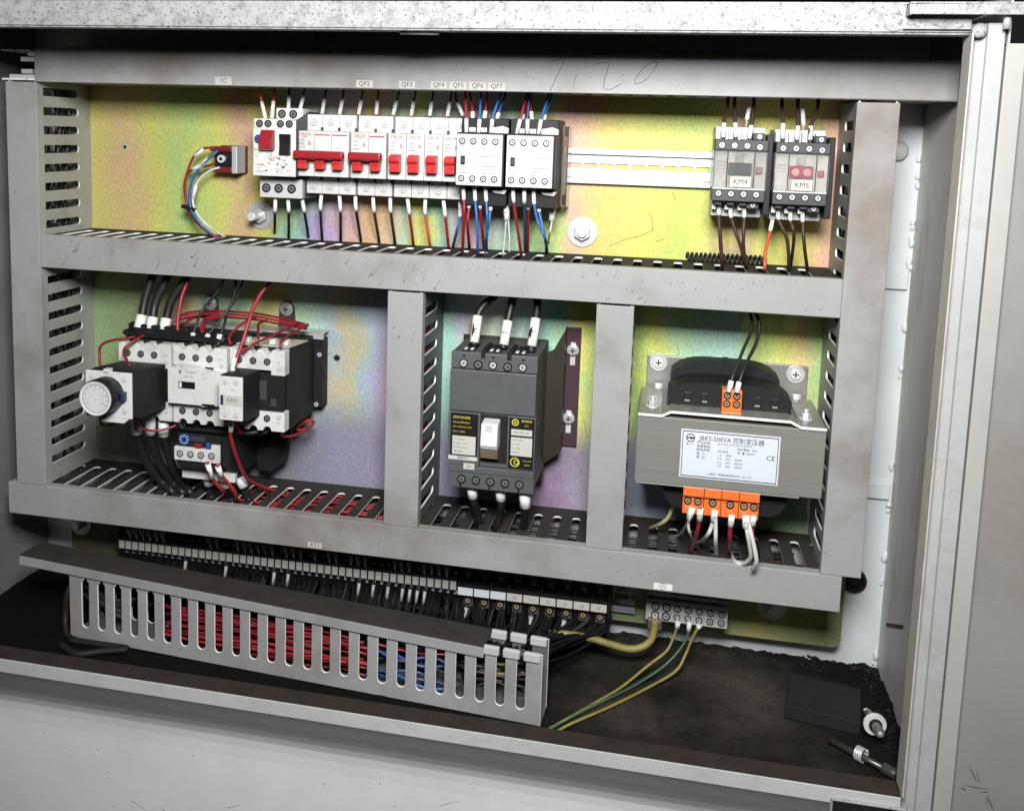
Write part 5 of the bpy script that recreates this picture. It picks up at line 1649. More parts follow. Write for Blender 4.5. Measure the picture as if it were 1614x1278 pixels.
wire("red wire from the last clamp of the overload relay into the trunking", W_RED, [(238.3,-106.0,-379.1), (240.2,-103.0,-390.6), (244.7,-98.0,-400.0), (250.2,-92.0,-411.7), (243.1,-72.7,-430.0), (234.7,-58.0,-440.0)], 2.0, [((238.6,-106.0,-381.1), (240.1,-102.0,-392.3))], ["98"], RC_, mr=2.9)

# ================================================================ moulded case breaker
mc = thing("moulded_case_breaker", "grey moulded case breaker with white toggle and black rating labels", "circuit breaker", (517, 0, -312))
b = MB()
b.box(476.4, 559, -94, -26, -378.4, -246)
b.build("housing", GREYP, mc, .8)
b = MB()
b.box(476.2, 559.4, -99, -93.8, -261.5, -245.4)
b.build("terminal_cap", GREYP, mc, .7)
b = MB()
b.box(475.8, 559.0, -100, -93.8, -302.8, -262.2)
b.build("blank_cover", GREYP, mc, .9)
b = MB()
b.box(475.6, 506.8, -101, -93.8, -356.6, -303.6)
b.box(533.2, 560, -101, -93.8, -356.6, -303.6)
b.box(506.8, 533.2, -97, -93.8, -356.6, -303.6)
b.box(477, 560, -100, -93.8, -363.6, -357)
b.build("front_cover", GREYP, mc, .7)
b = MB()
b.box(477.4, 560, -98.6, -93.8, -379.4, -364)
b.build("terminal_cap", GREYP, mc, .7)
b = MB()
for i in range(3):
    x = 486 + 25 * i
    b.box(x, x + 11, -92, -60, -246, -244.4)
    b.box(x + 1, x + 4, -92, -84, -244.4, -243.4, 1)
    b.box(x + 7, x + 10, -92, -84, -244.4, -243.4, 1)
for x in (505, 530):
    b.box(x, x + 4.4, -99.2, -60, -250.5, -243)
b.build("phase_barrier", [BLACKSOFT, BRIGHT], mc, .3)
for i, (px, py) in enumerate(((0, 0),) * 5):
    screw(mc, 488.5 + 14.2 * i, -99.1, -256 - .5 * (i % 2), 4.4, "steel" if i in (0, 2, 4) else "hole")
    screw(mc, 489.6 + 14.2 * i, -98.7, -370.6, 4.3, "hole" if i in (0, 1, 3) else "hole")
b = MB()
for x in (488.6, 517, 545.5):
    b.cyl((x, -99, -248.8), (x, -99.12, -248.8), 1.3, 0, 12)
    b.cyl((x, -98.6, -377.2), (x, -98.72, -377.2), 1.3, 0, 12)
b.build("small_hole", BLACK, mc)
b = MB()
b.poly([(-97, -308), (-112, -310), (-115, -330), (-112, -335), (-97, -335)], (509.6, 0, 0), (0, 1, 0), (0, 0, 1), (16.2, 0, 0))
b.build("toggle", WHITEP, mc, 1.2)
b = MB().box(514, 520.6, -113.6, -112, -316.5, -310.5)
b.build("toggle_window", LTGREY, mc, .4)
b = MB()
b.poly([(-97, -335.4), (-111, -336), (-107, -345), (-97, -349)], (509, 0, 0), (0, 1, 0), (0, 0, 1), (16.5, 0, 0))
b.build("toggle_skirt", mat("tarnished_brown", (.20, .15, .11), .5, grime=.6, gscale=70, gcol=(.05, .04, .03)), mc, .6)
b = MB()
b.box(507.2, 532.8, -97.3, -96.9, -352, -305)
b.build("toggle_slot", BLACKSOFT, mc)
l1 = sticker(mc, (478, 504.6, -346.6, -304.6), -101, None, 3, "rating_label", m=BLACK)
b = MB().box(480, 502.8, -101.4, -101.2, -345.4, -327)
b.build("label_field", PAPER, l1)
for k, (t, s_) in enumerate((("\u5851\u58f3\u5f0f\u65ad\u8def\u5668", 2.9), ("Circuit Breaker", 2.7), ("CM1-100M/3 AC 400V", 2.0), ("Cat.A  50Hz", 2.4))):
    text(t, s_, (480, -101.4, -309 - 4.6 * k), l1, INKY, align='LEFT')
for k, t in enumerate(("3P   Ui=660V", "Ue 400V  In 63A", "Icu 35kA  50kA", "GB14048.2")):
    text(t, 2.1, (481, -101.6, -330.4 - 4 * k), l1, INKG, align='LEFT')
l2 = sticker(mc, (535, 559, -354.6, -304.4), -101, None, 3, "rating_label", m=BLACK)
b = MB()
b.box(537, 557, -101.4, -101.2, -321.6, -315.6)
b.box(537, 557.4, -101.4, -101.2, -341.6, -323.4)
b.build("label_field", PAPER, l2)
b = MB()
b.ring((540.6, -101.3, -309), (540.6, -101.4, -309), 3.4, 2.3, 0, 20)
b.cyl((540.6, -101.3, -309), (540.6, -101.4, -309), 1.1, 0, 12)
b.ring((541.4, -101.3, -348), (541.4, -101.4, -348), 4.6, 3.6, 0, 20)
b.ring((542.6, -101.3, -348), (542.6, -101.4, -348), 2.4, 1.6, 0, 16)
b.build("approval_mark", INKY, l2)
text("\u4f7f\u7528\u65ad\u8def", 2.6, (551.4, -101.4, -307.4), l2, INKY)
text("63/3", 2.2, (551.4, -101.4, -311.6), l2, INKY)
text("ON  OFF  63A", 2.4, (547, -101.6, -318.6), l2, INK)
for k, t in enumerate(("In 63A  40C", "Icu   35kA", "Ics   22kA", "50/60Hz")):
    text(t, 2., (538, -101.6, -326 - 4 * k), l2, INKG, align='LEFT')
text("CCC 2010", 1.9, (553, -101.4, -346), l2, INKY)
text("010307", 1.9, (553, -101.4, -350), l2, INKY)
sticker(mc, (476.4, 504.8, -350.8, -347), -101, "\u5e38\u719f\u5f00\u5173", 2.8, "strip_label", m=LTGREY)
sticker(mc, (491.6, 502.4, -359.6, -353.6), -101, "QF1", 3.2)
# side mounting bracket
bk = thing("mounting_bracket", "purple tinted zinc bracket screwed to the plate beside the moulded breaker", "bracket", (578, 0, -300))
b = MB()
b.box(575, 591, -4.6, -2.2, -359, -233)
b.build("flange", BRZINC, bk, .4)
b = MB()
b.poly([(0, -359), (0, -234), (-2, -233), (-26, -256), (-26, -359)], (576.4, 0, 0), (0, 1, 0), (0, 0, 1), (-1.6, 0, 0))
b.poly([(560, -372), (560, -256), (566, -252.5), (577, -231.5), (577, -359)], (0, -28, 0), (1, 0, 0), (0, 0, 1), (0, 2, 0))
b.box(472, 560, -25.6, -22, -392, -244)
b.build("web", YZINC, bk)  # dark zinc holds the shading of the web in its colour
for pz in ((903, 552), (896, 659)):
    x, y, z = (583.2,-6.0,-256.6) if pz[0] == 903 else (581.7,-6.0,-328.7)
    b = MB()
    b.box(x - 2.6, x + 2.6, -4.9, -4.6, z - 16, z + 8)
    b.build("slot", PAPER if 0 else LTGREY, bk, .1)
    b = MB()
    b.ring((x, -4.7, z), (x, -6.4, z), 6.2, 3, 0, 22)
    b.cyl((x, -6.4, z), (x, -10, z), 4.6, 0, 18)
    b.box(x - 3, x + 3, -10.2, -9.9, z - .6, z + .6, 1)
    b.box(x - .6, x + .6, -10.2, -9.9, z - 3, z + 3, 1)
    b.build("fixing_screw", [STEEL, BLACK], bk, .3)
b = MB().box(478, 489, -24, -22.8, -244, -228)
b.build("copper_tab", mat("copper_tab", (.55, .27, .18), .45, metal=.5), bk, .3)
MC = "black supply cables of the moulded case breaker"
wire("black supply cable with L1 sleeve entering the top of the moulded breaker", W_BLACK, [(515.3,-58.0,-190.8), (508.3,-60.0,-197.2), (499.2,-64.0,-206.0), (494.6,-68.0,-215.7), (493.7,-74.0,-229.8), (493.7,-78.0,-243.4)], 4.0, [((494.6,-68.0,-215.7), (493.7,-77.0,-240.5))], ["L1"], MC, "power_cable", 4.8, "cable", 10)
wire("black supply cable with L2 sleeve entering the top of the moulded breaker", W_BLACK, [(527.9,-58.0,-190.0), (527.3,-60.0,-198.5), (525.8,-64.0,-209.3), (524.3,-68.0,-220.0), (523.3,-74.0,-232.7), (522.5,-78.0,-244.4)], 4.0, [((524.6,-68.0,-218.7), (522.9,-77.0,-240.8))], ["L2"], MC, "power_cable", 4.8, "cable", 10)
wire("black supply cable with L3 sleeve entering the top of the moulded breaker", W_BLACK, [(550.4,-58.0,-189.9), (551.7,-60.0,-199.5), (552.0,-64.0,-208.8), (551.6,-68.0,-216.2), (549.9,-74.0,-230.8), (549.8,-78.0,-246.1)], 4.0, [((551.7,-67.0,-214.5), (550.1,-77.0,-240.1))], ["L3"], MC, "power_cable", 4.8, "cable", 10)
wire("black cable leaving the foot of the moulded breaker under its first clamp", W_BLACK, [(497.0,-86.0,-380.6), (499.1,-85.0,-395.0), (500.5,-70.0,-413.7), (502.6,-61.8,-430.0), (501.1,-49.3,-442.0)], 3.9, [((497.0,-86.0,-381.8), (498.8,-85.0,-393.7))], None, MC, "power_cable", 5., "cable", 10)
wire("black cable leaving the foot of the moulded breaker under its middle clamp", W_BLACK, [(525.4,-86.0,-380.1), (527.0,-85.0,-394.5), (524.0,-72.0,-412.9), (520.4,-66.7,-430.0), (516.8,-51.5,-442.0)], 3.9, [((525.5,-86.0,-381.4), (526.7,-85.0,-393.3))], None, MC, "power_cable", 5., "cable", 10)
wire("black cable leaving the foot of the moulded breaker under its last clamp", W_BLACK, [(549.9,-86.0,-381.4), (550.9,-85.0,-395.8), (548.9,-72.0,-413.4), (546.2,-62.7,-430.0), (542.0,-49.4,-442.0)], 3.9, [((549.9,-86.0,-382.7), (551.0,-85.0,-397.7))], None, MC, "power_cable", 5.6, "cable", 10)

# ================================================================ control transformer
tr = thing("control_transformer", "steel control transformer with white rating plate and orange terminals", "transformer", (737, 0, -322))
b = MB()
b.box(654.4, 818.8, -110, -8, -351.6, -289)
b.build("core", CORE, tr, .8)
b = MB()
prof = [(655, -288.6), (676, -288.6), (684, -284.2), (788, -284.2), (797, -288.6), (818.6, -288.6)]
pth = prof + [(p[0], p[1] + 1.6) for p in reversed(prof)]
b.poly(pth, (0, -111, 0), (1, 0, 0), (0, 0, 1), (0, 26, 0))
b.poly([(655, -288.6), (676, -288.6), (676, -287), (655, -287)], (0, -85, 0), (1, 0, 0), (0, 0, 1), (0, 72, 0))
b.poly([(797, -288.6), (818.6, -288.6), (818.6, -287), (797, -287)], (0, -85, 0), (1, 0, 0), (0, 0, 1), (0, 72, 0))
b.build("clamp_strap", DULLZ, tr, .3)
MB().poly([(q[0], q[1] + (.5 if i > 5 else -.3)) for i, q in enumerate(pth)], (0, -111.8, 0), (1, 0, 0), (0, 0, 1), (0, .7, 0)).build("strap_edge", mat("edge_highlight", (.75, .74, .68), .5, metal=.1), tr)  # pale diffuse strip paints the bright glint along the strap
for x, dx in ((667, 0), (804, 0)):
    b = MB()
    b.ring((x, -86, -287), (x, -86, -285.4), 6, 3, 0, 18)
    b.cyl((x, -86, -285.4), (x, -86, -281), 4.6, 0, 6, None, False)
    b.cyl((x, -86, -281), (x, -86, -277), 2.6, 0, 12)
    b.build("clamp_bolt", STEEL, tr, .4)
b = MB()
b.box(659, 815, -4.2, -.4, -292, -256)
b.build("mounting_foot", DULLZ, tr, .6)
b = MB()
b.box(664, 690, -4.2, -.4, -372, -351.8)
b.box(790, 812, -4.2, -.4, -372, -351.8)
b.build("mounting_foot", DULLZ, tr, .6)
for (px, py) in ((1038, 571), (1254, 590)):
    x, y, z = (670.2,-6.0,-262.5) if px == 1038 else (803.0,-6.0,-264.4)
    b = MB()
    b.ring((x, -4.2, z), (x, -5.8, z), 9., 3, 0, 32)
    w_ = b.build("washer", STEEL, tr, .3)
    b = MB()
    b.cyl((x, -5.8, z), (x, -9, z), 4.8, 0, 18)
    b.box(x - 3.2, x + 3.2, -9.2, -8.9, z - .6, z + .6, 1)
    b.box(x - .6, x + .6, -9.2, -8.9, z - 3.2, z + 3.2, 1)
    b.build("fixing_screw", [BRIGHT, BLACK], w_, .4)
    b = MB()
    b.cyl((x + 1.2, -14, -287), (x + 1.2, -14, -282.6), 4.4, 0, 6, None, False)
    b.build("clamp_bolt", BRIGHT, tr, .4)


def lobe(x0, x1, z0, z1, y0, y1, r):
    o = [(x0, z0), (x1, z0)]
    o += [(x1 - r + r * math.cos(k * PI / 12), z1 - r + r * math.sin(k * PI / 12)) for k in range(7)]
    o += [(x0 + r - r * math.sin(k * PI / 12), z1 - r + r * math.cos(k * PI / 12)) for k in range(7)]
    return MB().poly(o, (0, y0, 0), (1, 0, 0), (0, 0, 1), (0, y1 - y0, 0))


def dome(x0, x1, z0, zs, zt, n=20):
    """arched outline: shoulders zs, crown zt"""
    o = [(x0, z0), (x1, z0)]
    c, h = (x0 + x1) / 2, (x1 - x0) / 2
    for k in range(n + 1):
        t = 1 - 2 * k / n
        o.append((c + h * t, zs + (zt - zs) * (1 - abs(t) ** 4.5)))
    return o


b = MB().poly(dome(680.6, 791, -289, -272, -260), (0, -86, 0), (1, 0, 0), (0, 0, 1), (0, 38, 0))
for x in (689, 707, 722.5, 749, 765, 781):
    b.box(x, x + 2.6, -87.6, -85, -288, -264)
fb = b.build("bobbin", BLACKSOFT, tr, 2., seg=3)
for i in range(6):
    x = 695 + 15.6 * i
    if 724 < x < 750:
        continue
    MB().box(x, x + 6.5, -87, -84, -279, -270).build("vent_slot", BLACK, fb, .5)
    MB().box(x + 1, x + 5.6, -87.3, -86.8, -278.6, -277).build("winding_glint", DULLZ, fb)
b = MB().poly(dome(683, 784, -289, -263, -251), (0, -44, 0), (1, 0, 0), (0, 0, 1), (0, 30, 0))
for i in range(7):
    x = 696 + 12.2 * i
    b.box(x, x + 4.2, -47, -14, -287, -250.2 - .0055 * (x - 733) ** 2)
b.build("bobbin", BLACKSOFT, tr, 2., seg=2)
b = MB()
r = 17
x0, x1, z0, z1 = 681, 792, -380, -351.7
o = [(x1, z1), (x0, z1)] + [(x0 + r - r * math.cos(k * PI / 12), z0 + r - r * math.sin(k * PI / 12)) for k in range(7)] + [(x1 - r + r * math.sin(k * PI / 12), z0 + r - r * math.cos(k * PI / 12)) for k in range(7)]
b.poly(o, (0, -92, 0), (1, 0, 0), (0, 0, 1), (0, 60, 0))
b.build("bobbin", BLACKSOFT, tr, 1.2)
b = MB()
b.box(656, 800, -109, -84, -353.6, -352)
b.build("clamp_strap", DULLZ, tr, .3)
# orange terminals
b = MB()
b.box(728.4, 746, -100, -62, -287.4, -262)
b.box(728.4, 746, -104, -100, -287.4, -281)
ot = b.build("terminal_block", ORANGE, tr, .7)
for x in (733, 741.4):
    screw(ot, x, -100.1, -266.8, 3.4, "brass")
    screw(ot, x, -100.1, -274.4, 3.4, "brass")
for i, (xa, xb, ss) in enumerate(((699, 717.6, (703.6, 712.6)), (718, 733, (725.6,)), (733.4, 748.6, (741.2,)), (749, 766.4, (753.4, 762)))):
    b = MB()
    b.box(xa, xb, -106, -70, -379 + .0 * i, -352.4)
    b.box(xa, xb, -110, -106, -361, -352.4)
    for s_ in ss:
        b.box(s_ - 3.4, s_ + 3.4, -107.2, -106, -378.5, -372)
    ot = b.build("terminal_block", ORANGE, tr, .7)
    for s_ in ss:
        screw(ot, s_, -106.1, -366.4, 3.6, "brass")
# rating plate
rp = MB().box(694.2, 780.6, -110.5, -110, -343, -298.2).build("rating_plate", FOIL, tr)
b = MB()
for r in ((695.6, 779.2, -300.2, -299.4), (695.6, 779.2, -341.8, -341), (695.6, 696.2, -341, -300.2), (778.6, 779.2, -341, -300.2)):
    b.box(r[0], r[1], -110.65, -110.5, r[2], r[3])
b.build("plate_border", INK, rp)
b = MB()
b.ring((702.6, -110.5, -305.8), (702.6, -110.7, -305.8), 3.9, 3.1, 0, 28)
b.box(698.9, 706.3, -110.7, -110.5, -306.3, -305.3)
b.box(702, 704.6, -110.72, -110.5, -306.9, -304.9)
b.build("maker_emblem", INK, rp)
text("\u91d1\u2014\u5e7f", 2.4, (702.6, -110.7, -311.6), rp, INK)
text("JBK5-500VA \u63a7\u5236\u53d8\u538b\u5668", 5.9, (710.4, -110.7, -305.4), rp, INK, align='LEFT', sx=.93)
Yt = -110.7
for t, x, z, s_ in (("\u4ea7\u54c1\u6807\u51c6:", 708.5, -309.6, 2.9), ("\u7edd\u7f18\u7b49\u7ea7:", 708.5, -312.9, 2.9), ("\u989d\u5b9a\u9891\u7387:", 708.5, -316.2, 2.9), ("\u8f93  \u5165:", 708.5, -319.7, 2.9), ("\u8f93  \u51fa:", 708.5, -323., 2.9),
                   ("JB/T5555 EN61558 EN60947-1", 727, -309.4, 2.5), ("E", 734, -312.7, 2.5), ("\u9632\u62a4\u7b49\u7ea7:  IP20", 744, -312.9, 2.6), ("50/60HZ", 727, -316.1, 2.6), ("\u5bb9  \u91cf: 500VA", 744, -316.2, 2.6),
                   ("1-2     380V", 727, -319.6, 2.7), ("3-4     29V     90VA", 727, -323, 2.7), ("5-6     24V    360VA", 727, -326.3, 2.7), ("7-8     24V     60VA", 727, -329.6, 2.7)):
    text(t, s_, (x, Yt, z), rp, INKG if s_ < 2.55 else INK, align='LEFT')
text("CE", 6., (773, Yt, -318.6), rp, INK, sx=1.1)
text("\u4e0a\u6d77\u91d1\u5e7f\u7535\u5668\u5236\u9020\u6709\u9650\u516c\u53f8   2011.10", 2.4, (738, Yt, -338), rp, INK)
TW = "thin wires of the control transformer"
wire("black wire curving to the near clamp of the transformer top terminal", W_BLACK, [(751.0,-62.0,-194.7), (753.1,-64.0,-203.1), (752.0,-72.0,-213.6), (745.8,-84.0,-226.5), (740.4,-94.0,-239.4), (736.1,-102.0,-250.1), (733.5,-104.0,-262.7)], 1.5, [((735.7,-102.0,-252.5), (733.5,-104.0,-262.7))], ["0"], TW, mr=2.4)
wire("black wire curving to the far clamp of the transformer top terminal", W_BLACK, [(755.6,-62.0,-194.3), (760.0,-66.0,-206.5), (757.3,-76.0,-221.4), (750.5,-88.0,-234.1), (745.0,-98.0,-245.7), (741.5,-103.0,-257.6), (740.7,-104.0,-263.3)], 1.6, [((742.5,-101.0,-253.4), (740.7,-104.0,-262.7))], ["2"], TW, mr=2.4)
wire("pair of thin white wires from the first orange clamp of the transformer", W_WHITE, [(707.1,-112.0,-370.8), (705.1,-110.0,-385.1), (700.0,-56.6,-420.0), (695.8,-33.6,-432.0)], 1.3, [((707.7,-112.0,-371.3), (705.5,-111.0,-381.6))], ["0"], TW, mr=3.)
wire("thin white wire curling from the first orange clamp of the transformer", W_WHITE, [(708.3,-112.0,-371.9), (705.3,-108.0,-387.7), (707.9,-100.0,-401.1), (714.0,-49.0,-430.0), (718.8,-24.1,-440.0)], 1.4, group=TW)
wire("dark red wire from the second orange clamp of the transformer", W_DRED, [(714.4,-112.0,-370.0), (714.7,-110.0,-384.0), (712.8,-106.0,-399.8), (709.3,-75.7,-430.0), (708.2,-64.8,-440.0)], 2., [((715.0,-112.0,-370.5), (714.8,-111.0,-382.4))], ["2"], TW, mr=2.8)
wire("white wire curving sideways from the third orange clamp of the transformer", W_WHITE, [(727.4,-112.0,-372.1), (726.1,-110.0,-386.3), (722.5,-104.0,-399.5), (718.6,-52.4,-428.0), (713.7,-30.2,-440.0)], 1.9, [((727.9,-112.0,-371.5), (727.2,-111.0,-382.2))], ["0"], TW, mr=3.)
wire("white wire dropping straight from the third orange clamp of the transformer", W_WHITE, [(728.0,-112.0,-372.1), (729.4,-112.0,-386.3), (730.5,-108.0,-403.0), (734.1,-74.6,-430.0), (735.5,-58.7,-442.0)], 1.9, group=TW)
wire("dark red wire from the fourth orange clamp of the transformer", W_DRED, [(742.6,-112.0,-374.1), (742.2,-112.0,-386.1), (742.8,-108.0,-401.5), (746.9,-65.3,-430.0), (750.1,-51.7,-442.0)], 2.1, [((742.9,-112.0,-374.0), (742.4,-112.0,-384.3))], ["3"], TW, mr=2.8)
wire("white wire looping forward over the trunking edge", W_WHITE, [(754.8,-114.0,-375.5), (757.0,-116.0,-387.5), (760.4,-112.0,-402.0), (762.2,-106.0,-414.0), (757.4,-96.0,-425.2), (750.2,-86.0,-428.0), (749.1,-35.8,-440.0)], 2., [((755.2,-113.0,-372.3), (755.7,-115.0,-383.3))], ["0"], TW, mr=3.4)
wire("long white wire hanging down to the cover edge", W_WHITE, [(756.5,-113.0,-375.7), (760.3,-117.0,-387.9), (764.4,-118.0,-402.5), (766.4,-116.0,-413.3), (764.9,-108.0,-423.7)], 2., group=TW)
wire("dark red wire from the last orange clamp of the transformer", W_DRED, [(761.4,-112.0,-373.7), (761.7,-110.0,-384.7), (763.5,-106.0,-400.0), (772.6,-53.6,-432.0)], 1.9, [((761.9,-112.0,-373.1), (761.7,-111.0,-381.9))], ["5"], TW, mr=2.6)
wire("pale yellow wire hooking from the transformer foot into the trunking", mat("pale_yellow_wire", (.62, .58, .30), .45), [(677.9,-60.0,-371.0), (686.8,-64.0,-377.5), (690.9,-66.0,-387.1), (687.5,-62.0,-401.8), (680.1,-52.0,-413.8), (671.7,-24.2,-430.0)], 1.9, group=TW)

# ================================================================ terminal rows under the lower trunking
rl2 = thing("din_rail", "short bare end of mounting rail beside the earth bar", "mounting rail", (640, 0, -516))
rail_part(rl2, 84, 660, -517, 646, 30)
screw(rl2, 644, -8.2, -505, 3, "steel", "fixing_screw")
screw(rl2, 650, -8.2, -505, 3, "steel", "fixing_screw")
screw(rl2, 640, -8.2, -520, 3, "steel", "fixing_screw")
tb = thing("terminal_block", "narrow black terminal block with grubby marker tag in the long row", "terminal", (95.5, 0, -505), "narrow black terminal blocks in a row")
x0 = 91.6
b = MB()
b.poly([(-8, -530), (-8, -486), (-26, -484), (-44, -484), (-47, -497), (-51.5, -497.4), (-51.5, -509), (-47, -509.6), (-42, -528), (-24, -532)], (x0 + .2, 0, 0), (0, 1, 0), (0, 0, 1), (2.2, 0, 0))
b.poly([(-8, -526), (-8, -490), (-40, -490), (-43, -497), (-49, -498), (-49, -508), (-43, -509), (-38, -524)], (x0 + 2.4, 0, 0), (0, 1, 0), (0, 0, 1), (5.3, 0, 0))
b.build("housing", BLACK, tb, .2)
MB().box(x0 + .9, x0 + 7.4, -52.4, -51, -508, -499).build("marker_tag", mat("grubby_tag", (.34, .33, .30), .6, grime=.7, gscale=60, gcol=(.10, .09, .08)), tb, .4)
screw(tb, x0 + 4.8, -43.6, -493.4, 2.7, "steel")
screw(tb, x0 + 4.8, -42, -515, 2.7, "steel")
tbs = [tb]
for i in range(1, 48):
    tbs.append(dup(tb, (8.05 * i, 0, 0)))
tags = [c for c in bpy.data.objects if c.name.startswith("marker_tag")]
# white ferrules pushed into the upper side of some narrow terminals
for i in list(range(1, 7)) + [13, 14, 17, 18, 19, 20, 21, 22, 24, 25, 26, 28, 30, 31, 33, 34, 35, 39, 40, 41, 43, 44, 45, 46]:
    x = 91.6 + 8.05 * i + 4.8
    o = thing("wire_ferrule", "white wire sleeve standing in a narrow black terminal", "wire sleeve", (x, -48, -490), "white sleeves above the narrow terminals")
    dx = random.uniform(-.8, .8)
    MB().cyl((x, -47.5, -498), (x + dx, -53, -483), .9, 0, 8, 3.).build("sleeve", TAPE, o)
    MB().tube([(x + dx, -53, -483), (x + dx * 2, -54, -462)], 1.3, 0, 6).build("insulation", W_DRED if i % 3 else W_BLACK, o)
b = MB()
for i in range(330):  # wires crowded and blackened, partly standing for the shade below the rows
    x = random.uniform(92, 636)
    x1 = min(x + random.uniform(-16, 10), 572 - random.uniform(0, 46))
    y1 = -104 - (x1 - 79) * .0653 + random.uniform(-6, 10)
    b.tube(spline([(x, -36, -512), (x - 1, -40, -530 - random.uniform(0, 12)), ((x + x1) / 2, -66, -538 - random.uniform(0, 14)), (x1, y1, -514 - random.uniform(0, 34))], 5), random.uniform(1.3, 2.1), random.choice((0, 0, 0, 0, 0, 1)), 6)
b.build("wire_bundle", [mat("shade_black_wire", (.006, .006, .006), .75, spec=.15), BLACKSOFT], label="tangle of dark wires dropping from the terminal rows into the loose trunking", cat="wiring", kind="stuff")
for i in (9, 15, 22, 24, 34, 36, 38, 40, 41, 42, 43):
    x = 91.6 + 8.05 * i + 4.8
    wire("dark wire with dull sleeve hanging from a narrow black terminal", W_BLACK, [(x, -42, -514), (x - 1, -44, -526), (x - 4, -50, -545), (x - 8, -58, -565)], 1.3, [((x - .4, -43, -518), (x - 1.4, -45, -531))], None, "wires hanging below the narrow terminals", mr=1.7, mm=SMUDGE)

bt = thing("terminal_block", "wide black terminal block with pale blank tag", "terminal", (487, 0, -505), "wide black terminal blocks with blank tags")
x0 = 478.2
b = MB()
b.poly([(-8, -545), (-8, -484), (-30, -481), (-44, -483), (-44, -500), (-49, -502), (-49, -515), (-44, -516), (-40, -534), (-24, -545)], (x0 + .2, 0, 0), (0, 1, 0), (0, 0, 1), (2.6, 0, 0))
b.poly([(-8, -540), (-8, -492), (-32, -492), (-36, -502), (-47, -503), (-47, -514), (-36, -516), (-32, -532)], (x0 + 2.8, 0, 0), (0, 1, 0), (0, 0, 1), (14.2, 0, 0))
b.build("housing", BLACK, bt, .25)
b = MB()
b.box(x0 + 5, x0 + 15, -40, -30, -500, -488)
b.box(x0 + 5, x0 + 15, -40, -30, -530, -518)
b.build("clamp", mat("tarnished_clamp", (.22, .19, .16), .4, metal=.7), bt, .6)
screw(bt, x0 + 9.8, -40.1, -495.4, 4., "brass")
screw(bt, x0 + 9.8, -40.1, -523.4, 4., "brass")
MB().box(x0 + .6, x0 + 16.6, -50.2, -48.8, -513.6, -505.4).build("marker_tag", mat("pale_tag", (.62, .66, .68), .5), bt, .4)
TAG2 = mat("cream_tag", (.52, .50, .44), .55, grime=.4, gscale=50, gcol=(.3, .28, .24))
for i in range(1, 9):
    n = dup(bt, (17.2 * i, 0, 0))
    if i >= 3:
        n['group'] = "wide black terminal blocks with printed tags"
        n['label'] = "wide black terminal block with cream tag, " + ("just after the three blank tags", "second after the three blank tags", "third after the three blank tags",
                                                                    "third from the black end plate", "second from the black end plate", "touching the black end plate")[i - 3]
        for c in n.children:
            if c.name.startswith("marker_tag"):
                me = c.data.copy()
                me.materials.clear()
                me.materials.append(TAG2)
                c.data = me
                text(("10", "11", "12", "13", "14", "15")[i - 3], 4.6, (x0 + 8.6 + 17.2 * i, -50.4, -509.5), c, INKG)
b = MB()
b.poly([(-8, -550), (-8, -482), (-36, -480), (-52, -486), (-52, -518), (-44, -540), (-40, -552), (-30, -552)], (633.4, 0, 0), (0, 1, 0), (0, 0, 1), (2.4, 0, 0))
b.build("end_plate", BLACK, None, .3, label="black end plate closing the wide terminal row", cat="end plate")
b = MB()
b.poly([(-8, -534), (-8, -484), (-42, -482), (-50, -496), (-50, -512), (-40, -534)], (88.8, 0, 0), (0, 1, 0), (0, 0, 1), (2.4, 0, 0))
b.build("end_plate", BLACK, None, .3, label="black end plate starting the narrow terminal row", cat="end plate")
for i in range(8):
    x = 487 + 17.2 * i
    if i in (0, 1, 3, 4, 5, 6):
        wire("dark cable hanging under a wide black terminal", W_BLACK, [(x, -40, -528), (x - 2, -46, -545), (x - 14, -70, -556), (x - 34, -100, -562)], 2., [((x - .5, -41, -531), (x - 2.4, -45, -546))] if i in (0, 4, 6) else None, None, "cables hanging below the wide terminals", "power_cable", 2.4, "cable", mm=SMUDGE)

# earth bar ---------------------------------------------------------
eb = thing("earth_bar", "pale metal earth bar with two rows of screws and yellow green wires", "earth bar", (710, 0, -510))
b = MB()
b.box(671, 752, -30, -14, -524.6, -502.4)
b.build("bar", mat("earth_bar_metal", (.70, .70, .67), .4, metal=.3, grime=.3, gscale=60, gcol=(.4, .38, .32)), eb, .6)
b = MB()
b.box(671, 752, -28, -26, -499.6, -496.4)
b.box(671, 752, -26, -2.2, -500.5, -497.4)
b.box(671, 752, -10, -2.2, -524, -500)
b.build("carrier", STEEL, eb, .3)
for i in range(7):
    x = 680.6 + 10.9 * i
    r = 4.3 if i < 2 else 3.5
    screw(eb, x, -30.1, -509.2 - (.6 if i > 1 else 0), r, "steel")
    screw(eb, x, -30.1, -518.6, r, "steel")
for x in (677.6, 693.4):
    MB().cyl((x, -30, -497), (x + 1, -38, -472), 1.7, 0, 10).build("sticker_post", STEEL, eb)
b = MB()
g = (680.7,-34.0,-525.2)
b.box(g[0] - 7, g[0] + 7, -38, -30.2, -531, -521)
b.build("cable_lug", mat("tarnished_lug", (.20, .17, .15), .4, metal=.6), eb, .8)
YG = "yellow green earth wires"
wire("thick yellow green earth cable bending away from the earth bar", W_YEL, [(681.2,-36.0,-522.1), (680.4,-37.0,-531.2), (677.8,-39.0,-541.4), (669.4,-42.0,-548.5), (655.7,-44.0,-551.4), (636.5,-46.0,-547.6), (613.9,-48.0,-542.8), (591.5,-50.0,-541.5), (575.9,-50.0,-543.0)], 3.7, group=YG, name="earth_cable", cat="cable", n=10)
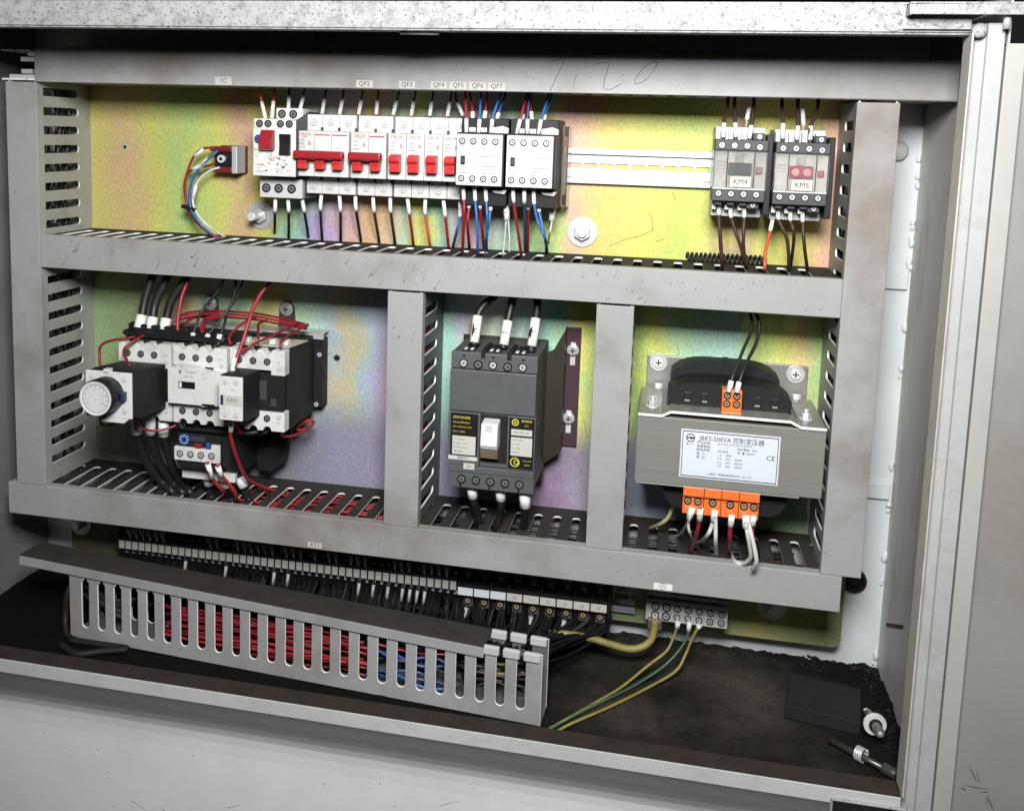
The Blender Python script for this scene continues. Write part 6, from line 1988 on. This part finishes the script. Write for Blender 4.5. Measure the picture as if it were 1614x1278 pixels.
wire("thin yellow earth wire from the third screw of the earth bar", W_YEL, [(703.9,-34.0,-522.7), (700.2,-36.0,-536.5), (693.5,-42.0,-549.8), (676.7,-52.0,-561.6), (652.1,-76.5,-574.0), (629.7,-108.7,-574.0), (606.0,-141.8,-574.0), (591.1,-159.9,-575.0)], 1.4, [((703.8,-34.0,-520.7), (702.9,-34.0,-527.6))], None, YG, mr=2.6)
wire("thin green earth wire from the fourth screw of the earth bar", W_GRN, [(715.2,-34.0,-523.2), (712.3,-36.0,-538.2), (702.4,-42.0,-552.6), (688.1,-52.0,-564.0), (664.2,-71.1,-574.0), (641.2,-99.3,-574.0), (608.6,-139.1,-574.0), (590.3,-162.1,-575.0)], 1.3, [((715.0,-34.0,-519.9), (714.3,-34.0,-529.5))], None, YG, mr=2.4)
wire("thin yellow earth wire from the fifth screw of the earth bar", W_YEL, [(723.9,-34.0,-523.4), (717.8,-36.0,-537.4), (712.4,-40.0,-552.3), (703.1,-50.0,-565.6), (676.6,-72.5,-574.0), (642.2,-114.0,-574.0), (609.7,-148.9,-574.0), (593.4,-169.0,-575.0)], 1.45, [((725.1,-34.0,-521.2), (723.4,-34.0,-525.5))], None, YG, mr=2.6)

# ================================================================ odds and ends on the cabinet floor
tf = Matrix.Translation((842.6, -63, -570)) @ Matrix.Rotation(math.radians(-10), 4, 'Z')
b = MB()
b.box(-33, 33, -30, 30, -6.4, 7, 0, tf)
b.build("oily_block", mat("oily_dark_card", (.020, .020, .018), .85, grime=.8, gscale=14, gcol=(.007, .007, .006), spec=.15, bump=.5, bscale=300), None, 1.2, label="dark oily flat block lying on the floor near the white washer", cat="block")
nt_ = thing("floor_bolt", "bolt with big white washer poking up at the floor corner", "bolt", (881, -104, -577))
c = Vector((881.2,-101.5,-561.0))
d = Vector((.10, -.93, .06)).normalized()
b = MB().ring(c + d * -1.8, c + d * 1.2, 10.2, 5.2, 0, 32)
b.build("washer", mat("dirty_white_washer", (.68, .67, .62), .5, grime=.7, gscale=70, gcol=(.2, .18, .15)), nt_, .5)
b = MB()
b.ring(c + d * 1., c + d * 3.6, 5.9, 4.2, 0, 26)
b.build("seal", BLACKSOFT, nt_, .5)
b = MB()
b.cyl(c - d * 20, c + d * 14, 4.1, 0, 20)
b.ring(c + d * 14, c + d * 15, 4.2, 2.4, 0, 20)
b.build("stud", mat("oily_stud", (.35, .33, .28), .35, metal=.7, grime=.5, gscale=60, gcol=(.08, .07, .06)), nt_, .4)
MB().cyl(c + d * 14.2, c + d * 14.6, 2., 0, 12).build("stud_tip", BRIGHT, nt_)
g = Vector((877.8,-75.5,-562.0))
MB().cyl(g, g + Vector((4, -4, -10)), 2.2, 0, 12).build("pin", BRIGHT, nt_, .3)
rd = thing("threaded_rod", "oily steel rod with wire spring lying on the floor in the corner", "rod", (862, -140, -574))
p0, p1 = Vector((840.7,-117.1,-573.0)), Vector((889.2,-157.2,-571.0))
OIL = mat("oily_steel", (.13, .12, .105), .35, metal=.7, grime=.6, gscale=50, gcol=(.03, .03, .025))
MB().cyl(p0, p1, 2.9, 0, 16).build("shaft", OIL, rd)
MB().cyl(p0.lerp(p1, .8), p1, 4.9, 0, 16).build("end_ferrule", OIL, rd, .6)
b = MB()
ax = (p1 - p0).normalized()
u = ax.orthogonal().normalized()
w_ = ax.cross(u)
cc = p0.lerp(p1, .47)
b.tube([cc + ax * (k * .06 - 3.6) + (u * math.cos(k * .21) + w_ * math.sin(k * .21)) * 5.6 + Vector((0, 0, 1.6)) for k in range(121)], 1.05, 0, 6)
b.build("coil_spring", STEEL, rd)

# printed words become flat meshes
for o in [q for q in bpy.data.objects if q.type == 'FONT']:
    me = bpy.data.meshes.new_from_object(o)
    n = bpy.data.objects.new("lettering", me)
    COL.objects.link(n)
    n.parent = o.parent
    n.matrix_parent_inverse = o.matrix_parent_inverse.copy()
    n.matrix_basis = o.matrix_basis.copy()
    bpy.data.objects.remove(o)
# unseen names that must be plain
for o in bpy.data.objects:
    if o.type == 'MESH' and not o.get('kind') and o.parent is None and not o.get('category'):
        print("UNTAGGED", o.name)
print("objects", len(bpy.data.objects), "tris", sum(len(o.data.polygons) for o in bpy.data.objects if o.type == 'MESH'))
